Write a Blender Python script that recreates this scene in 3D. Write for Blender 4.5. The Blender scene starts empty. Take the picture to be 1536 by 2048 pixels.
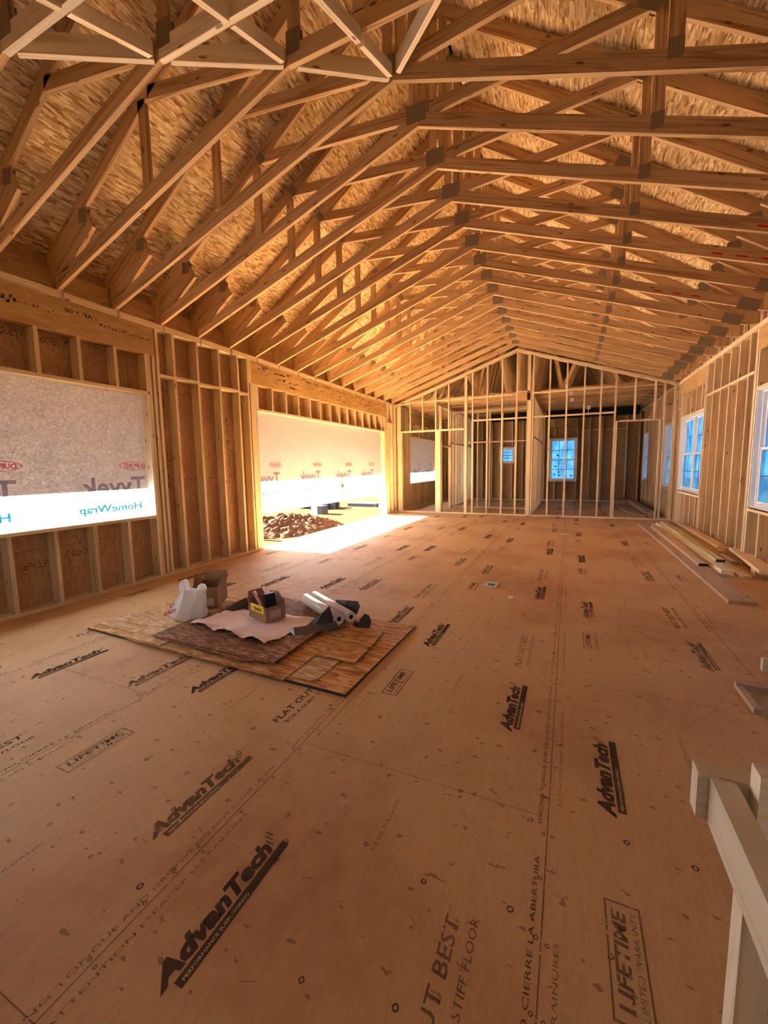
import bpy, math, random
from mathutils import Vector, Matrix, noise
random.seed(7)
SC = bpy.context.scene
COL = SC.collection

# ------------------------------------------------------------------ camera
FPX = 825.5
Rv = Vector((0.91314687, 0.40733489, -0.015527))
Uv = Vector((-0.03059161, 0.10646296, 0.99384596))
Fv = Vector((-0.40648118, 0.90705233, -0.10967735))
cd = bpy.data.cameras.new('camera'); cam = bpy.data.objects.new('camera', cd); COL.objects.link(cam)
cd.sensor_fit = 'HORIZONTAL'; cd.sensor_width = 36; cd.lens = FPX * 36 / 1536
cd.clip_start = 0.02; cd.clip_end = 300
M = Matrix((Rv, Uv, -Fv)).transposed().to_4x4(); M.translation = Vector((0, 0, 1.4603))
cam.matrix_world = M
SC.camera = cam

# ------------------------------------------------------------------ light
SKY_COL = (0.80, 0.90, 1.0); SKY_STR = 1.0
SUN_STR = 105.0; SUN_COL = (1.0, 0.94, 0.86)
SC.view_settings.view_transform = 'Standard'; SC.view_settings.look = 'None'
SC.view_settings.gamma = 1; SC.view_settings.use_curve_mapping = False
SC.view_settings.exposure = 2.25
w = bpy.data.worlds.new('world'); SC.world = w; w.use_nodes = True
bg = w.node_tree.nodes['Background']; bg.inputs[0].default_value = (*SKY_COL, 1); bg.inputs[1].default_value = SKY_STR
sd = bpy.data.lights.new('sun', 'SUN'); sd.energy = SUN_STR; sd.color = SUN_COL; sd.angle = math.radians(0.6)
sun = bpy.data.objects.new('sun', sd); COL.objects.link(sun)
sun.rotation_euler = Vector((1.45, 0.06, -0.62)).to_track_quat('-Z', 'Y').to_euler()
sun.location = (-20, 5, 12)

# ------------------------------------------------------------------ measures
XL, XR, YP, ZT = -5.031, 2.372, 12.30, 3.38      # room faces and plate height
XC, ZA = -1.395, 4.635                          # vault apex (underside)
Y0, S = 2.834, 0.6096                           # truss grid
WD = 0.14                                       # exterior wall depth
XO = XL - WD
SL = (ZA - ZT) / (XC - XL)                      # bottom chord slope
TS = 0.655; TZ = 6.06                           # top chord slope, underside at ridge
YF = -0.30                                      # front wall face
YB = 17.75                                      # far wall face

# ------------------------------------------------------------------ materials
def mat(name):
    m = bpy.data.materials.new(name); m.use_nodes = True
    nt = m.node_tree; nt.nodes.clear()
    out = nt.nodes.new('ShaderNodeOutputMaterial')
    return m, nt, out
def N(nt, t, **kw):
    n = nt.nodes.new(t)
    for k, v in kw.items():
        if k.startswith('i_'):
            n.inputs[k[2:].replace('_', ' ')].default_value = v
        else: setattr(n, k, v)
    return n
def L(nt, a, b): nt.links.new(a, b)
def ramp(nt, fac, stops):
    r = nt.nodes.new('ShaderNodeValToRGB'); e = r.color_ramp.elements
    e[0].position, e[0].color = stops[0][0], (*stops[0][1], 1)
    e[1].position, e[1].color = stops[-1][0], (*stops[-1][1], 1)
    for p, c in stops[1:-1]:
        x = e.new(p); x.color = (*c, 1)
    L(nt, fac, r.inputs[0]); return r.outputs[0]
def mth(nt, op, a, b=None, c=None):
    n = nt.nodes.new('ShaderNodeMath'); n.operation = op
    for i, v in enumerate((a, b, c)):
        if v is None: continue
        if isinstance(v, (int, float)): n.inputs[i].default_value = v
        else: L(nt, v, n.inputs[i])
    return n.outputs[0]
def mix(nt, f, a, b, bt='MIX'):
    n = nt.nodes.new('ShaderNodeMix'); n.data_type = 'RGBA'; n.blend_type = bt
    for s, v in ((n.inputs[0], f), (n.inputs[6], a), (n.inputs[7], b)):
        if isinstance(v, (int, float)): s.default_value = v
        elif isinstance(v, tuple): s.default_value = (*v, 1)
        else: L(nt, v, s)
    return n.outputs[2]
def bsdf(nt, out, col, rough=0.75, spec=0.25, bump=None, bstr=0.3, metal=0.0):
    if spec == 0:
        d = nt.nodes.new('ShaderNodeBsdfDiffuse')
        if isinstance(col, tuple): d.inputs[0].default_value = (*col, 1)
        else: L(nt, col, d.inputs[0])
        L(nt, d.outputs[0], out.inputs[0]); return d
    b = nt.nodes.new('ShaderNodeBsdfPrincipled')
    if isinstance(col, tuple): b.inputs['Base Color'].default_value = (*col, 1)
    else: L(nt, col, b.inputs['Base Color'])
    b.inputs['Roughness'].default_value = rough
    b.inputs['Specular IOR Level'].default_value = spec
    b.inputs['Metallic'].default_value = metal
    if bump is not None:
        bp = nt.nodes.new('ShaderNodeBump'); bp.inputs['Strength'].default_value = bstr; bp.inputs['Distance'].default_value = 0.004
        L(nt, bump, bp.inputs['Height']); L(nt, bp.outputs[0], b.inputs['Normal'])
    L(nt, b.outputs[0], out.inputs[0]); return b
def plain(name, col, rough=0.7, spec=0.3, metal=0.0, nz=0.0, sc=8):
    m, nt, out = mat(name)
    if nz:
        tc = N(nt, 'ShaderNodeTexCoord'); n = N(nt, 'ShaderNodeTexNoise'); n.inputs['Scale'].default_value = sc; n.inputs['Detail'].default_value = 4
        L(nt, tc.outputs['Object'], n.inputs[0])
        c = mix(nt, n.outputs[0], tuple(x * (1 - nz) for x in col), tuple(min(1, x * (1 + nz)) for x in col))
        bsdf(nt, out, c, rough, spec, n.outputs[0], 0.2, metal)
    else: bsdf(nt, out, col, rough, spec, metal=metal)
    return m
def uvmap(nt, sx, sy, rot=0.0, off=(0, 0)):
    uv = nt.nodes.new('ShaderNodeUVMap'); uv.uv_map = 'UVMap'
    mp = nt.nodes.new('ShaderNodeMapping'); mp.inputs['Scale'].default_value = (sx, sy, 1)
    mp.inputs['Rotation'].default_value = (0, 0, rot); mp.inputs['Location'].default_value = (off[0], off[1], 0)
    L(nt, uv.outputs[0], mp.inputs[0]); return mp.outputs[0]

def lumber(name, dark, light, knots=True):
    m, nt, out = mat(name)
    v = uvmap(nt, 0.9, 26)
    oi = N(nt, 'ShaderNodeObjectInfo')
    add = N(nt, 'ShaderNodeVectorMath', operation='ADD'); L(nt, v, add.inputs[0])
    cb = N(nt, 'ShaderNodeCombineXYZ'); L(nt, mth(nt, 'MULTIPLY', oi.outputs['Random'], 37.0), cb.inputs[0]); L(nt, mth(nt, 'MULTIPLY', oi.outputs['Random'], 91.0), cb.inputs[1])
    L(nt, cb.outputs[0], add.inputs[1])
    n = N(nt, 'ShaderNodeTexNoise'); n.noise_dimensions = '2D'; n.inputs['Scale'].default_value = 1.0; n.inputs['Detail'].default_value = 4; n.inputs['Distortion'].default_value = 1.2
    L(nt, add.outputs[0], n.inputs[0])
    c = ramp(nt, n.outputs[0], [(0.3, dark), (0.52, light), (0.75, tuple(x * 0.9 for x in light))])
    v2 = uvmap(nt, 0.7, 2.2); add2 = N(nt, 'ShaderNodeVectorMath', operation='ADD'); L(nt, v2, add2.inputs[0]); L(nt, cb.outputs[0], add2.inputs[1])
    n2 = N(nt, 'ShaderNodeTexNoise'); n2.noise_dimensions = '2D'; n2.inputs['Scale'].default_value = 1.0; n2.inputs['Detail'].default_value = 2
    L(nt, add2.outputs[0], n2.inputs[0])
    c = mix(nt, mth(nt, 'MULTIPLY', n2.outputs[0], 0.55), c, tuple(x * 0.62 for x in dark), 'MIX')
    if knots:
        vk = uvmap(nt, 3.0, 9.0); a3 = N(nt, 'ShaderNodeVectorMath', operation='ADD'); L(nt, vk, a3.inputs[0]); L(nt, cb.outputs[0], a3.inputs[1])
        vo = N(nt, 'ShaderNodeTexVoronoi'); vo.voronoi_dimensions = '2D'; vo.inputs['Scale'].default_value = 1.0
        L(nt, a3.outputs[0], vo.inputs['Vector'])
        sep = N(nt, 'ShaderNodeSeparateColor'); L(nt, vo.outputs['Color'], sep.inputs[0])
        k = mth(nt, 'MULTIPLY', mth(nt, 'LESS_THAN', vo.outputs['Distance'], 0.09), mth(nt, 'LESS_THAN', sep.outputs[0], 0.16))
        c = mix(nt, mth(nt, 'MULTIPLY', k, 0.75), c, (0.12, 0.045, 0.015))
    g = mth(nt, 'MULTIPLY_ADD', oi.outputs['Random'], 0.28, 0.84)
    gc = N(nt, 'ShaderNodeCombineColor'); [L(nt, g, gc.inputs[i]) for i in range(3)]
    c = mix(nt, 1.0, c, gc.outputs[0], 'MULTIPLY')
    bsdf(nt, out, c, 0.7, 0.2, n.outputs[0], 0.15)
    return m

def osb(name, stops, sc=1.0, seams=None, soft=0.0, rough=0.75, marks=False, rots=(0.15, -0.6, 0.9), dirt=None, bstr=0.25, spec=0.2):
    m, nt, out = mat(name)
    nz = N(nt, 'ShaderNodeTexNoise'); nz.noise_dimensions = '2D'; nz.inputs['Scale'].default_value = 5 * sc; nz.inputs['Detail'].default_value = 2
    L(nt, uvmap(nt, 1, 1), nz.inputs[0])
    vals = []
    for i, r in enumerate(rots):
        v = uvmap(nt, 9 * sc, 42 * sc, r, (i * 3.3, i * 7.1))
        ad = N(nt, 'ShaderNodeVectorMath', operation='MULTIPLY_ADD'); L(nt, nz.outputs['Color'], ad.inputs[0]); ad.inputs[1].default_value = (0.6, 1.5, 0); L(nt, v, ad.inputs[2])
        vo = N(nt, 'ShaderNodeTexVoronoi'); vo.voronoi_dimensions = '2D'; vo.inputs['Scale'].default_value = 1.0
        L(nt, ad.outputs[0], vo.inputs['Vector'])
        sp = N(nt, 'ShaderNodeSeparateColor'); L(nt, vo.outputs['Color'], sp.inputs[0]); vals.append(sp)
    a = mth(nt, 'GREATER_THAN', vals[1].outputs[1], 0.55); b = mth(nt, 'GREATER_THAN', vals[2].outputs[1], 0.62)
    def mixf(f, x, y):
        n = nt.nodes.new('ShaderNodeMix'); n.data_type = 'FLOAT'; L(nt, f, n.inputs[0]); L(nt, x, n.inputs[2]); L(nt, y, n.inputs[3]); return n.outputs[0]
    val = mixf(b, mixf(a, vals[0].outputs[0], vals[1].outputs[0]), vals[2].outputs[0])
    fn = N(nt, 'ShaderNodeTexNoise'); fn.noise_dimensions = '2D'; fn.inputs['Scale'].default_value = 1.0; fn.inputs['Detail'].default_value = 3
    L(nt, uvmap(nt, 20 * sc, 130 * sc, 0.1), fn.inputs[0])
    val = mth(nt, 'ADD', mth(nt, 'MULTIPLY', val, 0.75 - soft), mth(nt, 'MULTIPLY', fn.outputs[0], 0.25 + soft))
    c = ramp(nt, val, stops)
    big = N(nt, 'ShaderNodeTexNoise'); big.noise_dimensions = '2D'; big.inputs['Scale'].default_value = 0.9; big.inputs['Detail'].default_value = 3
    L(nt, uvmap(nt, 1, 1, 0, (4.2, 1.7)), big.inputs[0])
    c = mix(nt, mth(nt, 'MULTIPLY_ADD', big.outputs[0], 0.9, -0.25), c, tuple(x * 0.55 for x in stops[0][1]), 'MIX') if not dirt else c
    if dirt:
        d = mth(nt, 'MULTIPLY', mth(nt, 'SUBTRACT', big.outputs[0], 0.46), 5.0)
        d = N(nt, 'ShaderNodeClamp'); L(nt, mth(nt, 'MULTIPLY', mth(nt, 'SUBTRACT', big.outputs[0], 0.45), 4.0), d.inputs[0])
        sp2 = N(nt, 'ShaderNodeTexNoise'); sp2.noise_dimensions = '2D'; sp2.inputs['Scale'].default_value = 9; sp2.inputs['Detail'].default_value = 5
        L(nt, uvmap(nt, 1, 1, 0.3), sp2.inputs[0])
        c = mix(nt, mth(nt, 'MULTIPLY', mth(nt, 'MULTIPLY', d.outputs[0], sp2.outputs[0]), 0.9), c, dirt)
        spd = N(nt, 'ShaderNodeTexNoise'); spd.noise_dimensions = '2D'; spd.inputs['Scale'].default_value = 26; spd.inputs['Detail'].default_value = 2
        L(nt, uvmap(nt, 1, 0.5, 1.4), spd.inputs[0])
        c = mix(nt, mth(nt, 'MULTIPLY', mth(nt, 'GREATER_THAN', spd.outputs[0], 0.735), 0.6), c, tuple(x * 0.45 for x in dirt))
    if seams:
        br = N(nt, 'ShaderNodeTexBrick'); br.offset = seams[3] if len(seams) > 3 else 0.5; br.inputs['Scale'].default_value = 1.0
        br.inputs['Brick Width'].default_value = seams[0]; br.inputs['Row Height'].default_value = seams[1]; br.inputs['Mortar Size'].default_value = 0.0022; br.inputs['Mortar Smooth'].default_value = 0.0
        L(nt, uvmap(nt, 1, 1, 0, seams[2]), br.inputs[0])
        c = mix(nt, mth(nt, 'MULTIPLY', br.outputs['Fac'], 0.8), c, (0.05, 0.02, 0.01))
    bsdf(nt, out, c, rough, spec, val, bstr)
    return m

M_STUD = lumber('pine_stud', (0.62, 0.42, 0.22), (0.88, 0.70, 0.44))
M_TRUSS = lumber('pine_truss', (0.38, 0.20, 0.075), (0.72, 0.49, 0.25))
M_PALE = lumber('pine_pale', (0.74, 0.56, 0.34), (0.95, 0.82, 0.60))
M_GREY = lumber('pine_weathered', (0.40, 0.27, 0.17), (0.60, 0.44, 0.30))
M_RAILW = lumber('pine_fresh', (0.78, 0.66, 0.44), (0.98, 0.93, 0.78))
M_GREEN = lumber('treated_pine', (0.42, 0.36, 0.19), (0.62, 0.54, 0.31), False)
M_LVL = osb('laminated_veneer', [(0.2, (0.44, 0.25, 0.09)), (0.8, (0.70, 0.45, 0.20))], 0.35, soft=0.45, rots=(0.0, 0.03, -0.03))
M_DECK = osb('roof_osb', [(0.10, (0.24, 0.115, 0.035)), (0.34, (0.58, 0.355, 0.145)), (0.66, (0.76, 0.53, 0.25)), (0.92, (0.97, 0.81, 0.50))], 1.3, seams=(2.44, 1.22, (0.3, 0.1)), rots=(0.35, -0.75, 1.35))
M_SHEATH = osb('wall_osb', [(0.12, (0.36, 0.19, 0.08)), (0.5, (0.50, 0.29, 0.135)), (0.9, (0.66, 0.43, 0.22))], 2.0, seams=(1.22, 2.44, (0.2, 0.0)), soft=0.25, rots=(0.3, -0.8, 1.3))
M_SHEET = osb('osb_sheet', [(0.12, (0.30, 0.12, 0.035)), (0.5, (0.56, 0.28, 0.095)), (0.9, (0.78, 0.50, 0.22))], 1.2)
M_SHEETL = osb('osb_light', [(0.12, (0.42, 0.24, 0.10)), (0.5, (0.62, 0.40, 0.19)), (0.9, (0.82, 0.62, 0.36))], 1.6)
M_SHEETD = osb('osb_dark', [(0.12, (0.13, 0.05, 0.025)), (0.6, (0.30, 0.13, 0.065)), (0.93, (0.62, 0.36, 0.19))], 1.9)
M_FLOOR = osb('subfloor', [(0.10, (0.47, 0.28, 0.125)), (0.5, (0.55, 0.345, 0.16)), (0.9, (0.62, 0.41, 0.205))], 2.2, soft=0.50, dirt=(0.34, 0.13, 0.05), rough=0.65, bstr=0.12, spec=0.2)
M_GREEN_EDGE = plain('green_edge', (0.02, 0.055, 0.04), 0.6)
M_PLATE = None
def plate_mat():
    m, nt, out = mat('galvanised_plate')
    tc = N(nt, 'ShaderNodeTexCoord'); wv = N(nt, 'ShaderNodeTexWave'); wv.inputs['Scale'].default_value = 26; wv.bands_direction = 'X'
    L(nt, tc.outputs['Object'], wv.inputs[0])
    c = mix(nt, wv.outputs['Fac'], (0.13, 0.10, 0.065), (0.34, 0.28, 0.19))
    bsdf(nt, out, c, 0.55, 0.4, metal=0.15); return m
M_PLATE = plate_mat()
M_TIE = plain('galvanised_strap', (0.45, 0.40, 0.33), 0.4, 0.5, 0.6)
M_REDP = plain('red_paint', (0.55, 0.03, 0.02), 0.6)
M_VINYL = plain('white_vinyl', (0.82, 0.84, 0.86), 0.35, 0.4)
M_BLACK = plain('black_felt', (0.012, 0.012, 0.012), 0.8)
M_CLAY = plain('red_clay', (0.034, 0.019, 0.009), 0.95, 0, nz=0.45, sc=3)
M_MOUND = plain('clay_mound', (0.030, 0.017, 0.011), 0.95, 0, nz=0.5, sc=5)
M_CONC = plain('concrete', (0.018, 0.02, 0.025), 0.9, 0, nz=0.15)
M_WHITE = plain('white_plastic', (0.80, 0.78, 0.75), 0.4, 0.4)
M_CARD = plain('cardboard', (0.30, 0.175, 0.095), 0.85, 0.1, nz=0.12, sc=20)
M_YEL = plain('yellow_label', (0.80, 0.56, 0.03), 0.6)
M_PAPERL = plain('pale_label', (0.42, 0.36, 0.33), 0.6)
M_PINK = plain('pink_bag', (0.75, 0.33, 0.45), 0.4)
M_BLK = plain('black_plastic', (0.015, 0.017, 0.02), 0.4)
M_RUB = plain('lead_flashing', (0.055, 0.05, 0.042), 0.45, 0.4, 0.3, nz=0.3, sc=12)
M_FLSH = plain('grey_flashing', (0.10, 0.11, 0.115), 0.35, 0.5, 0.5)
M_PWRAP = plain('pinkish_paper', (0.80, 0.63, 0.60), 0.7, nz=0.1, sc=6)
M_SHING = plain('porch_soffit', (0.50, 0.34, 0.22), 0.8)

def ink_mat(name, col, thr, op=0.85):
    m, nt, out = mat(name)
    n = N(nt, 'ShaderNodeTexNoise'); n.inputs['Scale'].default_value = 55; n.inputs['Detail'].default_value = 4
    tc = N(nt, 'ShaderNodeTexCoord'); L(nt, tc.outputs['Object'], n.inputs[0])
    f = mth(nt, 'MULTIPLY', mth(nt, 'GREATER_THAN', n.outputs[0], thr), op)
    t = N(nt, 'ShaderNodeBsdfTransparent'); d = N(nt, 'ShaderNodeBsdfDiffuse'); d.inputs[0].default_value = (*col, 1)
    mx = N(nt, 'ShaderNodeMixShader'); L(nt, f, mx.inputs[0]); L(nt, t.outputs[0], mx.inputs[1]); L(nt, d.outputs[0], mx.inputs[2])
    L(nt, mx.outputs[0], out.inputs[0]); return m
M_INK = ink_mat('floor_ink', (0.07, 0.048, 0.036), 0.30, 0.80)
M_INK2 = ink_mat('faint_ink', (0.12, 0.07, 0.045), 0.38, 0.6)
M_STAMP = ink_mat('wood_stamp', (0.02, 0.012, 0.008), 0.45, 0.9)
def tint(name, col):
    m, nt, out = mat(name); t = N(nt, 'ShaderNodeBsdfTransparent'); t.inputs[0].default_value = (*col, 1); L(nt, t.outputs[0], out.inputs[0]); return m
M_TG = tint('wrap_grey_ink', (0.50, 0.45, 0.52)); M_TR = tint('wrap_red_ink', (0.92, 0.32, 0.32)); M_TB = tint('wrap_blue_ink', (0.003, 0.030, 0.050))
def wrap_mat():
    m, nt, out = mat('house_wrap')
    tc = N(nt, 'ShaderNodeTexCoord'); n = N(nt, 'ShaderNodeTexNoise'); n.inputs['Scale'].default_value = 34; n.inputs['Detail'].default_value = 3; n.inputs['Distortion'].default_value = 1.5
    L(nt, tc.outputs['Object'], n.inputs[0])
    c = ramp(nt, n.outputs[0], [(0.36, (0.095, 0.102, 0.122)), (0.5, (0.155, 0.172, 0.205)), (0.64, (0.27, 0.30, 0.345))])
    d = N(nt, 'ShaderNodeBsdfDiffuse'); d.inputs[0].default_value = (0.8, 0.78, 0.78, 1)
    t = N(nt, 'ShaderNodeBsdfTranslucent'); L(nt, c, t.inputs[0])
    mx = N(nt, 'ShaderNodeMixShader'); mx.inputs[0].default_value = 0.62
    L(nt, d.outputs[0], mx.inputs[1]); L(nt, t.outputs[0], mx.inputs[2]); L(nt, mx.outputs[0], out.inputs[0]); return m
M_WRAP = wrap_mat()
def film_mat():
    m, nt, out = mat('filmed_glass')
    tc = N(nt, 'ShaderNodeTexCoord'); n = N(nt, 'ShaderNodeTexNoise'); n.inputs['Scale'].default_value = 3.5; n.inputs['Detail'].default_value = 3
    L(nt, tc.outputs['Object'], n.inputs[0])
    c = ramp(nt, n.outputs[0], [(0.3, (0.015, 0.12, 0.34)), (0.7, (0.08, 0.27, 0.43))])
    t = N(nt, 'ShaderNodeBsdfTranslucent'); L(nt, c, t.inputs[0])
    p = N(nt, 'ShaderNodeBsdfTransparent'); L(nt, c, p.inputs[0])
    mx = N(nt, 'ShaderNodeMixShader'); mx.inputs[0].default_value = 0.5
    L(nt, t.outputs[0], mx.inputs[1]); L(nt, p.outputs[0], mx.inputs[2])
    g = N(nt, 'ShaderNodeBsdfGlossy'); g.inputs['Roughness'].default_value = 0.15
    m2 = N(nt, 'ShaderNodeMixShader'); m2.inputs[0].default_value = 0.06
    L(nt, mx.outputs[0], m2.inputs[1]); L(nt, g.outputs[0], m2.inputs[2]); L(nt, m2.outputs[0], out.inputs[0]); return m
M_FILM = film_mat()
def bag_mat(name, col, tr):
    m, nt, out = mat(name)
    d = N(nt, 'ShaderNodeBsdfDiffuse'); d.inputs[0].default_value = (*col, 1)
    t = N(nt, 'ShaderNodeBsdfTranslucent'); t.inputs[0].default_value = (*col, 1)
    mx = N(nt, 'ShaderNodeMixShader'); mx.inputs[0].default_value = tr
    L(nt, d.outputs[0], mx.inputs[1]); L(nt, t.outputs[0], mx.inputs[2])
    g = N(nt, 'ShaderNodeBsdfGlossy'); g.inputs['Roughness'].default_value = 0.35
    m2 = N(nt, 'ShaderNodeMixShader'); m2.inputs[0].default_value = 0.06
    L(nt, mx.outputs[0], m2.inputs[1]); L(nt, g.outputs[0], m2.inputs[2]); L(nt, m2.outputs[0], out.inputs[0]); return m
M_BAG = bag_mat('thin_white_plastic', (0.82, 0.79, 0.77), 0.35)

# ------------------------------------------------------------------ mesh building
class MB:
    def __init__(s): s.v = []; s.f = []; s.uv = []; s.mi = []; s.sm = []
    def face(s, pts, g=None, mi=0, uvs=None, off=(0, 0), smooth=False):
        pts = [Vector(p) for p in pts]; b = len(s.v); s.v += pts; s.f.append(list(range(b, b + len(pts))))
        if uvs is None:
            n = Vector((0, 0, 0))
            for i in range(len(pts)): n += pts[i].cross(pts[(i + 1) % len(pts)])
            if n.length < 1e-12: n = Vector((0, 0, 1))
            n.normalize()
            gg = Vector(g) if g else Vector((1, 0, 0))
            gu = gg - n * gg.dot(n)
            if gu.length < 0.1: gu = n.orthogonal()
            gu.normalize(); gv = n.cross(gu)
            uvs = [(p.dot(gu) + off[0], p.dot(gv) + off[1]) for p in pts]
        s.uv += uvs; s.mi.append(mi); s.sm.append(smooth)
    def prism(s, poly, ext, g=None, mi=0):
        p = [Vector(q) for q in poly]; e = Vector(ext)
        n = Vector((0, 0, 0))
        for i in range(len(p)): n += p[i].cross(p[(i + 1) % len(p)])
        if n.dot(e) > 0: p.reverse()
        q = [a + e for a in p]
        if g is None:
            best = max(range(len(p)), key=lambda i: (p[(i + 1) % len(p)] - p[i]).length); g = p[(best + 1) % len(p)] - p[best]
            if e.length > g.length: g = e
        g = Vector(g).normalized(); off = (random.random() * 9, random.random() * 9)
        s.face(p, g, mi, off=off); s.face(list(reversed(q)), g, mi, off=off)
        for i in range(len(p)):
            j = (i + 1) % len(p); s.face([p[j], p[i], q[i], q[j]], g, mi, off=off)
    def box(s, x0, x1, y0, y1, z0, z1, g=None, mi=0):
        d = (x1 - x0, y1 - y0, z1 - z0)
        if g is None: i = max(range(3), key=lambda k: d[k]); g = [0, 0, 0]; g[i] = 1
        s.prism([(x0, y0, z0), (x1, y0, z0), (x1, y1, z0), (x0, y1, z0)], (0, 0, z1 - z0), g, mi)
    def beam(s, a, b, wdir, wid, thk, mi=0):      # rectangular bar from a to b
        a = Vector(a); b = Vector(b); d = (b - a).normalized(); wv = Vector(wdir); wv = (wv - d * wv.dot(d)).normalized(); t = d.cross(wv)
        c = [a + wv * (wid / 2 * i) + t * (thk / 2 * j) for i, j in ((-1, -1), (1, -1), (1, 1), (-1, 1))]
        s.prism(c, b - a, d, mi)
    def tube(s, a, b, r, seg=20, mi=0, caps=True, r2=None):
        a = Vector(a); b = Vector(b); d = (b - a).normalized(); o = d.orthogonal().normalized(); p = d.cross(o); r2 = r2 or r
        A = [a + (o * math.cos(t) + p * math.sin(t)) * r for t in [2 * math.pi * i / seg for i in range(seg)]]
        B = [b + (o * math.cos(t) + p * math.sin(t)) * r2 for t in [2 * math.pi * i / seg for i in range(seg)]]
        for i in range(seg):
            j = (i + 1) % seg; s.face([A[i], A[j], B[j], B[i]], d, mi, smooth=True)
        if caps: s.face(list(reversed(A)), None, mi); s.face(B, None, mi)
    def build(s, name, mats, parent=None, origin=None, weld=False):
        if not isinstance(mats, (list, tuple)): mats = [mats]
        me = bpy.data.meshes.new(name)
        o3 = Vector(origin) if origin is not None else (Vector(parent.location) if parent is not None and parent.type == 'EMPTY' else Vector((0, 0, 0)))
        me.from_pydata([tuple(v - o3) for v in s.v], [], s.f)
        uvl = me.uv_layers.new(name='UVMap')
        for i, u in enumerate(s.uv): uvl.data[i].uv = u
        for m in mats: me.materials.append(m)
        me.polygons.foreach_set('material_index', s.mi); me.polygons.foreach_set('use_smooth', s.sm)
        if weld:
            import bmesh
            bm = bmesh.new(); bm.from_mesh(me); bmesh.ops.remove_doubles(bm, verts=bm.verts, dist=0.0004); bmesh.ops.recalc_face_normals(bm, faces=bm.faces); bm.to_mesh(me); bm.free()
        me.update()
        o = bpy.data.objects.new(name, me); COL.objects.link(o)
        if parent is not None:
            o.parent = parent
            if origin is not None: o.location = o3 - Vector(parent.location)
        elif origin is not None: o.location = o3
        return o
def empty(name, loc):
    o = bpy.data.objects.new(name, None); COL.objects.link(o); o.location = loc; o.empty_display_size = 0.1; return o
def tag(o, label=None, cat=None, group=None, kind=None):
    if label: o['label'] = label
    if cat: o['category'] = cat
    if group: o['group'] = group
    if kind: o['kind'] = kind
    return o
def struct(o, label=None, cat=None): return tag(o, label, cat, None, 'structure')

_font_cache = {}
def glyphs(txt, bold=0.0, shear=0.0):
    key = (txt, bold, shear)
    if key in _font_cache: return _font_cache[key]
    c = bpy.data.curves.new('t', 'FONT'); c.body = txt; c.size = 1; c.offset = bold; c.shear = shear; c.resolution_u = 2; c.fill_mode = 'FRONT'
    o = bpy.data.objects.new('t', c); COL.objects.link(o); bpy.context.view_layer.update()
    dg = bpy.context.evaluated_depsgraph_get(); me = o.evaluated_get(dg).to_mesh()
    vs = [(v.co.x, v.co.y) for v in me.vertices]; fs = [tuple(p.vertices) for p in me.polygons]
    x0 = min(v[0] for v in vs); x1 = max(v[0] for v in vs); y0 = min(v[1] for v in vs); y1 = max(v[1] for v in vs)
    o.evaluated_get(dg).to_mesh_clear(); COL.objects.unlink(o); bpy.data.objects.remove(o); bpy.data.curves.remove(c)
    r = (vs, fs, x0, x1, y0, y1); _font_cache[key] = r; return r
def put_text(mb, txt, P, du, dv, length, height, mi, bold=0.0, shear=0.0):
    # baseline start P, unit directions du (reading) and dv (letter up); fits the text into length x cap height
    vs, fs, x0, x1, y0, y1 = glyphs(txt, bold, shear)
    P = Vector(P); du = Vector(du); dv = Vector(dv); sx = length / (x1 - x0); cap = 0.73; sy = height / cap
    for f in fs:
        mb.face([P + du * ((vs[i][0] - x0) * sx) + dv * (vs[i][1] * sy) for i in f], None, mi)
def quad(mb, P, du, dv, a0, a1, b0, b1, mi):
    P = Vector(P); du = Vector(du); dv = Vector(dv)
    mb.face([P + du * a0 + dv * b0, P + du * a1 + dv * b0, P + du * a1 + dv * b1, P + du * a0 + dv * b1], None, mi)
def ring(mb, c, r, mi, n=10, wd=0.3):
    for i in range(n):
        a = 2 * math.pi * i / n; b = 2 * math.pi * (i + 1) / n; q = r * (1 - wd)
        mb.face([(c[0] + r * math.cos(a), c[1] + r * math.sin(a), c[2]), (c[0] + r * math.cos(b), c[1] + r * math.sin(b), c[2]),
                 (c[0] + q * math.cos(b), c[1] + q * math.sin(b), c[2]), (c[0] + q * math.cos(a), c[1] + q * math.sin(a), c[2])], None, mi)

# ------------------------------------------------------------------ floor
HX0, HX1, HY0, HY1 = 1.06, 2.15, 0.95, 3.20     # stair opening
fl = MB()
def frect(x0, x1, y0, y1):
    fl.face([(x0, y0, 0), (x1, y0, 0), (x1, y1, 0), (x0, y1, 0)], (0, 1, 0), 0)
YE = YB + 0.16
frect(XO - .02, HX0, YF - .2, YE); frect(HX0, XR + .16, HY1, YE); frect(HX1, XR + .16, YF - .2, HY1); frect(HX0, HX1, YF - .2, HY0)
for a, b in (((XO - .02, YF - .2), (XO - .02, YE)), ((XO - .02, YE), (XR + .16, YE)), ((XR + .16, YE), (XR + .16, YF - .2)), ((XR + .16, YF - .2), (XO - .02, YF - .2))):
    fl.face([(a[0], a[1], 0), (a[0], a[1], -.3), (b[0], b[1], -.3), (b[0], b[1], 0)], (0, 1, 0), 0)
for a, b in (((HX0, HY0), (HX0, HY1)), ((HX0, HY1), (HX1, HY1)), ((HX1, HY1), (HX1, HY0)), ((HX1, HY0), (HX0, HY0))):
    fl.face([(a[0], a[1], 0), (b[0], b[1], 0), (b[0], b[1], -.28), (a[0], a[1], -.28)], (0, 1, 0), 3)
E_ = 0.0012
DU, DV = (0, 1, 0), (-1, 0, 0)
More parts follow.
